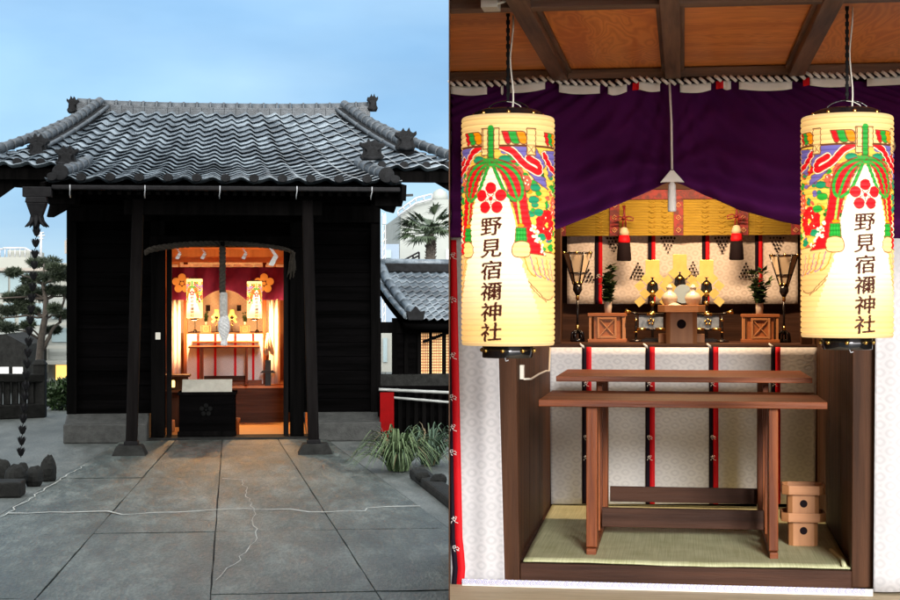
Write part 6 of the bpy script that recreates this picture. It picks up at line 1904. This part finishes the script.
# cloud-pruned pine
vp = 7.5; s = L.mpp(42, vp)
pn = thing('pine_tree', 'cloud pruned pine with dark flat pads of needles beside the hall', 'tree', (ux(38, vp), vp, 0))
r = random.Random(21)
tr = MB(); trunk = [L.at(x, y, vp) for x, y in ((37, 400), (39, 370), (41, 340), (45, 318), (46, 300), (43, 285), (44, 268))]
tr.tube(trunk, [5*s, 4.4*s, 3.8*s, 3.2*s, 2.6*s, 2.0*s, 1.2*s], 9)
limb(tr, L.at(44, 350, vp), L.at(60, 322, vp+.2), 2.4*s, 1.2*s, .15, rnd=r); limb(tr, L.at(60, 322, vp+.2), L.at(66, 290, vp+.2), 1.6*s, .8*s, 0, rnd=r)
fo = MB()
pads = [(44, 262, 17, 5.5), (57, 268, 10, 5), (17, 273, 11, 4), (31, 279, 9, 6), (64, 276, 12, 6.5), (13, 298, 11, 6), (27, 290, 11, 5), (38, 294, 10, 8), (58, 291, 15, 6), (72, 295, 10, 6), (6, 310, 13, 6), (30, 311, 12, 4.5), (67, 314, 12, 5), (54, 308, 8, 5), (6, 327, 14, 5.5), (29, 325, 7, 4), (72, 276, 8, 5), (-10, 300, 10, 5), (-12, 320, 12, 6), (52, 330, 8, 4), (24, 304, 9, 4), (48, 278, 9, 5)]
for (x, y, w_, h_) in pads:
    vv_ = vp+r.uniform(-.5, .5); c = L.at(x, y, vv_)
    for _ in range(4):
        o = Vector((r.uniform(-.55, .55)*w_*s, r.uniform(-.4, .4)*w_*s, r.uniform(-.35, .3)*h_*s))
        leaf_cloud(fo, c+o, (w_*s*.55, w_*s*.5, h_*s*.55), int(90+w_*9), 4.2*s, r, .10)
    j = min(range(len(trunk)), key=lambda i: abs(trunk[i].z-(c.z-.15)))
    limb(tr, trunk[j], c-Vector((0, 0, h_*s*.4)), 1.3*s, .5*s, .08, rnd=r)
obj('trunk', tr, M['bark'], pn); obj('crown', fo, M['needle'], pn)
# shrub by the fence
q = L.ground(58, 411); mb = MB(); r = random.Random(5)
leaf_cloud(mb, (q.x, q.y+.3, .26), (.30, .3, .26), 900, .07, r, .3); leaf_cloud(mb, (q.x+.15, q.y+.3, .36), (.2, .2, .22), 400, .07, r, .3)
bsh = thing('clipped_bush', 'small dark bush at the foot of the hall wall beside the fence', 'bush', (q.x, q.y+.3, 0))
obj('foliage', mb, M['leaf'], bsh)
mb = MB(); mb.tube([(q.x, q.y+.3, 0), (q.x+.02, q.y+.3, .3)], .03, 6); obj('stem', mb, M['bark'], bsh)

# ------------------------------------------------------------------ right of the hall
# far buildings
vD = 26
dm = facade('cream_building', 'cream building with round roof tank behind the palm', [(398, 330), (400, 243), (401, 214), (416, 204), (431, 200), (470, 198), (480, 330)], vD, 8, M['render_cream'])
c = L.at(440, 199, vD+1.5); s = L.mpp(440, vD+1.5); mb = MB(); mb.lathe([(8*s, -2*s), (8*s, 3*s), (6.5*s, 7*s), (3*s, 9.5*s), (.5*s, 10.3*s)], c, 20); obj('roof_tank', mb, M['render_cream'], dm)
fbox(dm, 'window', 446, 456, 249, 264, vD, -.05, -.01, M['metal_grey']); fbox(dm, 'window', 412, 420, 280, 300, vD, -.05, -.01, M['metal_grey'])
mb = MB()
for dy in (0, -5):
    mb.tube([tuple(L.at(398, 216+dy, vD-.3)), tuple(L.at(416, 203+dy, vD-.3)), tuple(L.at(432, 199+dy, vD-.3))], .03, 5)
for x, y in ((398, 216), (404, 211), (410, 207), (416, 203), (424, 201), (432, 199)): mb.tube([tuple(L.at(x, y, vD-.3)), tuple(L.at(x, y-5, vD-.3))], .025, 4)
obj('railing', mb, M['metal_grey'], dm)
bg_ = facade('blue_grey_house', 'blue grey house with sloping roof beside the white mast', [(362, 330), (362, 258), (372, 248), (384, 244), (399, 244), (400, 330)], 22, 5, M['render_blue'])
fbox(bg_, 'window', 385, 391, 250, 258, 22, -.05, -.01, M['window_glass'])
pl_ = facade('pale_house', 'pale house wall glimpsed under the small tiled roof', [(366, 326), (440, 326), (440, 372), (366, 372)], 14, 4, M['render_white'])
fbox(pl_, 'window', 383, 387, 338, 362, 14, -.05, -.01, M['window_glass'])
vm_ = 16; s = L.mpp(384, vm_)
ms = thing('lattice_mast', 'thin white lattice mast with antenna between hall and palm', 'mast', (ux(384, vm_), vm_, 0))
mb = MB(); u = ux(384, vm_); zt = wz(213, vm_, 384)
for dx in (-1.3, 1.3):
    for dy in (-1.3, 1.3): mb.tube([(u+dx*s, vm_+dy*s, 0), (u+dx*s, vm_+dy*s, zt)], .35*s, 5)
z = 1.0
while z < zt-.1:
    mb.tube([(u-1.3*s, vm_-1.3*s, z), (u+1.3*s, vm_-1.3*s, z+.12)], .25*s, 4); z += .2
obj('mast_frame', mb, M['plastic'], ms)
mb = MB(); mb.box(u-1.8*s, u+1.8*s, vm_-.1, vm_+.1, wz(224, vm_, 384), wz(216, vm_, 384)); mb.tube([(u-6*s, vm_, wz(243, vm_, 384)), (u+3*s, vm_, wz(239, vm_, 384))], .3*s, 4)
obj('antenna', mb, M['metal_grey'], ms)
mb = MB(); 
for dy in (0, -3.5): mb.tube([tuple(L.at(403, 264+dy, 12)), tuple(L.at(419, 255.5+dy, 12))], .02, 5)
for x, y in ((403, 264), (408, 261.3), (413, 258.7), (419, 255.5)): mb.tube([tuple(L.at(x, y+6, 12)), tuple(L.at(x, y-3.5, 12))], .02, 4)
mb.box(ux(402, 12), ux(420, 12), 11.9, 12.2, 2.0, wz(270, 12, 410)-.01)
obj('stair_railing', mb, M['iron'], label='dark stair railing just above the small tiled roof', cat='railing')
# palm
vq = 9; s = L.mpp(430, vq)
pm = thing('palm_tree', 'windmill palm with shaggy trunk above the small tiled roof', 'palm', (ux(432, vq), vq, 0))
mb = MB(); pts = [(ux(432, vq), vq, 0), (ux(431.5, vq), vq, wz(300, vq, 430)), (ux(430.5, vq), vq, wz(262, vq, 430)), (ux(430, vq), vq, wz(234, vq, 430))]
mb.tube(pts, [4.5*s, 4.6*s, 5.0*s, 3.6*s], 12)
r = random.Random(3)
for k in range(120):
    z = wz(268-r.random()*32, vq, 430); a = r.uniform(0, 6.3); rr_ = 4.6*s
    mb.tube([(ux(430.6, vq)+math.cos(a)*rr_*.8, vq+math.sin(a)*rr_*.8, z), (ux(430.6, vq)+math.cos(a)*rr_*1.35, vq+math.sin(a)*rr_*1.35, z+2.4*s)], [.9*s, .2*s], 4)
obj('trunk', mb, M['bark'], pm)
mb = MB(); cc = Vector((ux(430, vq), vq, wz(233, vq, 430)))
for k in range(34):
    a = r.uniform(0, 2*PI); el = r.uniform(-.35, 1.3); ln = r.uniform(14, 25)*s
    d = Vector((math.cos(a)*math.cos(el)*1.15, math.sin(a)*math.cos(el), math.sin(el)*.8)); hub = cc+d*ln-Vector((0, 0, .01))
    mb.tube([cc, cc.lerp(hub, .5)+Vector((0, 0, .8*s)), hub], [.6*s, .5*s, .35*s], 4)
    side = d.cross(Vector((0, 0, 1)));
    if side.length < .1: side = Vector((1, 0, 0))
    side.normalize(); dn = d.normalized()
    nb_ = 19
    for j in range(nb_):
        f = (j/(nb_-1)-.5)*2; an = f*1.45
        dd = (dn*math.cos(an)+side*math.sin(an)).normalized(); bl_ = (22-5*abs(f))*s*r.uniform(.8, 1.05)
        tip = hub+dd*bl_-Vector((0, 0, bl_*r.uniform(.10, .35))); mid = hub+dd*bl_*.55+Vector((0, 0, .3*s))
        wv = dd.cross(Vector((0, 0, 1))); 
        wv = (wv.normalized() if wv.length > .05 else side)*1.15*s
        mb.add([hub, mid+wv, tip, mid-wv], [(0, 1, 2, 3)])
obj('fronds', mb, M['palm_leaf'], pm)

# small tiled corridor building
co = thing('corridor_building', 'low dark timber building with curved tiled roof and lit lattice windows', 'building', (ux(425, 4), 4, 0))
vr2, ve2 = 6.2, 3.7
def cr(s_, t):
    """s_ along the ridge, t from ridge to eave"""
    v = vr2+(ve2-vr2)*t
    xl = 373+33*t**1.15; xr = 480+30*t
    y = 272+ (50*t if False else (50*(t**.80)))
    x = xl+(xr-xl)*s_
    q = L.at(x, y+(1-s_)*0+ (0 if s_ > .2 else (.2-s_)*14*(-.4)), v)
    return q
mb = MB(); NR = 11; ncol = 13; sg_ = 8
for i in range(NR):
    t0, t1 = i/NR, (i+1)/NR
    up = []; lo = []
    for j in range(ncol*sg_+1):
        f = j/(ncol*sg_); h = wave(j/sg_+.5)*.85
        a = cr(f, max(t0-.03, 0)); b = cr(f, t1)
        up.append((a.x, a.y, a.z+h)); lo.append((b.x, b.y, b.z+h+.05))
    m = len(up); und = [(p[0], p[1], p[2]-.02) for p in lo]; bk2 = [(p[0], p[1]+.1, p[2]-.03) for p in lo]
    mb.add(up+lo+und+bk2, [(j, m+j, m+j+1, j+1) for j in range(m-1)]+[(m+j, 2*m+j, 2*m+j+1, m+j+1) for j in range(m-1)]+[(2*m+j, 3*m+j, 3*m+j+1, 2*m+j+1) for j in range(m-1)], True)
o = obj('roof_tiles', mb, M['tile'], co); md = o.modifiers.new('es', 'EDGE_SPLIT'); md.split_angle = R_(50)
mb = MB(); mb.grid(lambda a, b: cr(a, b)-Vector((0, 0, .07)), 12, 8, True, .06, (0, 0, -1)); obj('roof_boarding', mb, M['black_plank'], co)
mb = MB(); mb.beam(tuple(cr(.0, 0)+Vector((0, 0, .06))), tuple(cr(1, 0)+Vector((0, 0, .06))), .22, .16); obj('ridge', mb, M['tile_dark'], co, bevel=.02)
mb = MB(); mb.tube([tuple(cr(.0, 0)+Vector((0, 0, .16))), tuple(cr(1, 0)+Vector((0, 0, .16)))], .07, 10); obj('ridge_cap', mb, M['tile'], co)
for off, r_, nm in ((.075, .085, 'verge_ridge'), (.0, .05, 'verge_edge')):
    P = [cr(off, t)+Vector((0, 0, .13 if off else .08)) for t in (0, .15, .3, .45, .6, .75, .9, 1)]
    mbb = MB(); T = len(P)
    for a, b in zip(P[:-1], P[1:]): mbb.tube([a, a.lerp(b, .9), b], [r_*.95, r_, r_*1.08], 9)
    obj(nm, mbb, M['tile'], co)
mb = MB(); c = cr(.09, 1.0)+Vector((0, -.05, .1)); mb.prism([(c.x+x*.16, c.z+y*.16) for x, y in ((-.8, -.5), (.8, -.5), (1, .5), (.5, .4), (0, 1), (-.5, .4), (-1, .5))][::1], c.y-.05, c.y+.06); obj('ridge_end_tile', mb, M['tile_dark'], co, bevel=.01)
vb2 = 4.3
zt = wz(318, vb2, 420)
for (xa, xb) in ((377, 381), (392, 397), (404, 408), (417, 421), (429.3, 432), (442.3, 446), (456, 460)):
    mb = MB(); mb.box(ux(xa, vb2), ux(xb, vb2), vb2-.06, vb2+.06, 0, zt); obj('post', mb, M['black_wood'], co, bevel=.008)
mb = MB(); mb.box(ux(397.2, vb2), ux(403.8, vb2), vb2-.02, vb2+.03, 0, zt); mb.box(ux(408.2, vb2), ux(416.8, vb2), vb2-.02, vb2+.03, 0, zt); obj('wall', mb, M['black_plank'], co)
mb = MB(); mb.box(ux(376, vb2), ux(475, vb2), vb2-.075, vb2+.075, wz(333, vb2, 420), wz(322, vb2, 420)); obj('lintel', mb, M['black_wood'], co)
mb = MB(); mb.box(ux(376, vb2), ux(475, vb2), vb2-.09, vb2+.09, 0, wz(374, vb2, 420)); obj('base_wall', mb, M['stone_dark'], co, bevel=.02)
for (xa, xb) in ((421.2, 429.1), (432.2, 442.1), (446.2, 455.8)):
    a, b = ux(xa, vb2), ux(xb, vb2); z0, z1 = wz(373.5, vb2, 420), wz(328, vb2, 420)
    mb = MB(); mb.box(a, b, vb2+.03, vb2+.035, z0, z1); w_o = obj('lit_paper', mb, M['shoji_glow'], co)
    mb = MB(); n = 5
    for k in range(1, n): u = a+(b-a)*k/n; mb.box(u-.006, u+.006, vb2-.0, vb2+.02, z0, z1)
    for k in range(1, 16): z = z0+(z1-z0)*k/16; mb.box(a, b, vb2-.004, vb2+.016, z-.006, z+.006)
    obj('lattice', mb, M['wood_redz'], co)
mb = MB(); mb.beam(tuple(L.at(423, 342, vb2-.2)), tuple(L.at(450, 332, vb2-.2)), .04, .05); obj('brace', mb, M['black_wood'], co)

# fence with weathered rails and red board
vf3 = -.2
fr = thing('rail_fence', 'dark timber fence with two weathered bamboo rails right of the hall', 'fence', (ux(415, vf3), vf3, 0))
def rail(a, b, r_, nm='bamboo_rail'):
    mb = MB(); A_, B_ = L.at(a[0], a[1], vf3-.12), L.at(b[0], b[1], vf3-.32); n = 5; P = []; Rr = []
    for k in range(n*4+1):
        t = k/(n*4); P.append(A_.lerp(B_, t)); Rr.append(r_*(1.12 if k % 4 == 0 else .98))
    mb.tube(P, Rr, 10); return obj(nm, mb, M['bamboo'], fr)
rail((379, 389.5), (470, 393.5), .022); rail((392, 397.5), (470, 404), .018)
for x in range(384, 475, 8):
    mb = MB(); u = ux(x, vf3); mb.box(u-.028, u+.028, vf3-.02, vf3+.02, 0, wz(392, vf3, 420)); obj('fence_post', mb, M['black_wood'], fr, bevel=.006)
mb = MB(); mb.box(ux(378, vf3), ux(475, vf3), vf3+.03, vf3+.06, .05, wz(386, vf3, 420)); obj('back_board', mb, M['black_plank'], fr)
mb = MB(); a, b, z0, z1 = L.rect(380, 394, 392.5, 432, vf3-.2); mb.box(a, b, vf3-.2, vf3-.17, z0, z1); mb.box((a+b)/2-.02, (a+b)/2+.02, vf3-.168, vf3-.13, 0, z1-.05)
obj('red_board', mb, M['red_paint'], bevel=.004, label='plain dark red board standing at the corner of the hall', cat='board')

# striped grass clumps
def clump(name, px, py, wpx, hpx, n, m, label, seed):
    q = WG(px, py); s = L.mpp(px, q.y); r = random.Random(seed)
    mb = MB()
    for k in range(n):
        a = r.uniform(0, 2*PI); rb = r.random()**.6*wpx*.13*s; bx, by = q.x+math.cos(a)*rb, q.y+.25+math.sin(a)*rb
        a2 = a+r.uniform(-.5, .5); reach = r.uniform(.35, 1.1)*wpx*.62*s; hh = hpx*s*r.uniform(.6, 1.2)*(1.1-.35*reach/(wpx*.46*s))
        w_ = r.uniform(1.3, 2.6)*s; sd = Vector((-math.sin(a2), math.cos(a2), 0))
        prev = None; vsl = []; nn = 6
        for i in range(nn+1):
            t = i/nn
            p = Vector((bx+math.cos(a2)*reach*t**1.3, by+math.sin(a2)*reach*t**1.3, hh*(1-(1-min(t*1.45, 1))**2)-max(t-.55, 0)**2*hh*2.6*reach/(wpx*.46*s)))
            p.z = max(p.z, .01)
            ww = w_*(1-t**2.2)*.5+.001
            vsl += [p-sd*ww+Vector((0, 0, ww*.5)), p+sd*ww+Vector((0, 0, ww*.5)), p]
        mb.mi = 1 if r.random() < .28 else (2 if r.random() < .12 else 0)
        mb.add(vsl, [(3*i, 3*i+2, 3*i+5, 3*i+3) for i in range(nn)]+[(3*i+2, 3*i+1, 3*i+4, 3*i+5) for i in range(nn)], True)
    return obj(name, mb, [m, M['leaf'], M['straw_dead']], base=(q.x, q.y+.25, 0), label=label, cat='plant', group='clumps of striped grass')
clump('striped_grass', 400, 474, 80, 46, 190, M['grass_white'], 'arching clump of pale striped grass beside the red board', 1)
clump('striped_grass', 432, 468, 70, 42, 160, M['grass_blue'] if 'grass_blue' in M else M['grass_blade'], 'bluer clump of striped grass behind the low kerb at the courtyard edge', 2)
mb = MB(); p0, p1 = WG(418, 478), WG(475, 522)
mb.beam((p0.x, p0.y, .05), (p1.x, p1.y, .05), .20, .11); obj('stone_kerb', mb, M['stone_dark'], bevel=.03, label='low dark stone kerb in front of the striped grass', cat='kerb')
for i, (x, y, w_, h_) in enumerate(((425, 486, 13, 9), (441, 490, 15, 12))):
    q = WG(x, y+4); s = L.mpp(x, q.y); mb = MB(); blob(mb, (q.x, q.y+.3, .1), (w_*s*.6, w_*s*.5, h_*s*.6), 12, 9, .16, seed=40+i)
    obj('garden_rock', mb, M['stone_dark'], label=('smaller dark rock under the tips of the striped grass' if i == 0 else 'larger dark rock behind the kerb near the dividing wall'), cat='rock', group='rocks by the striped grass')
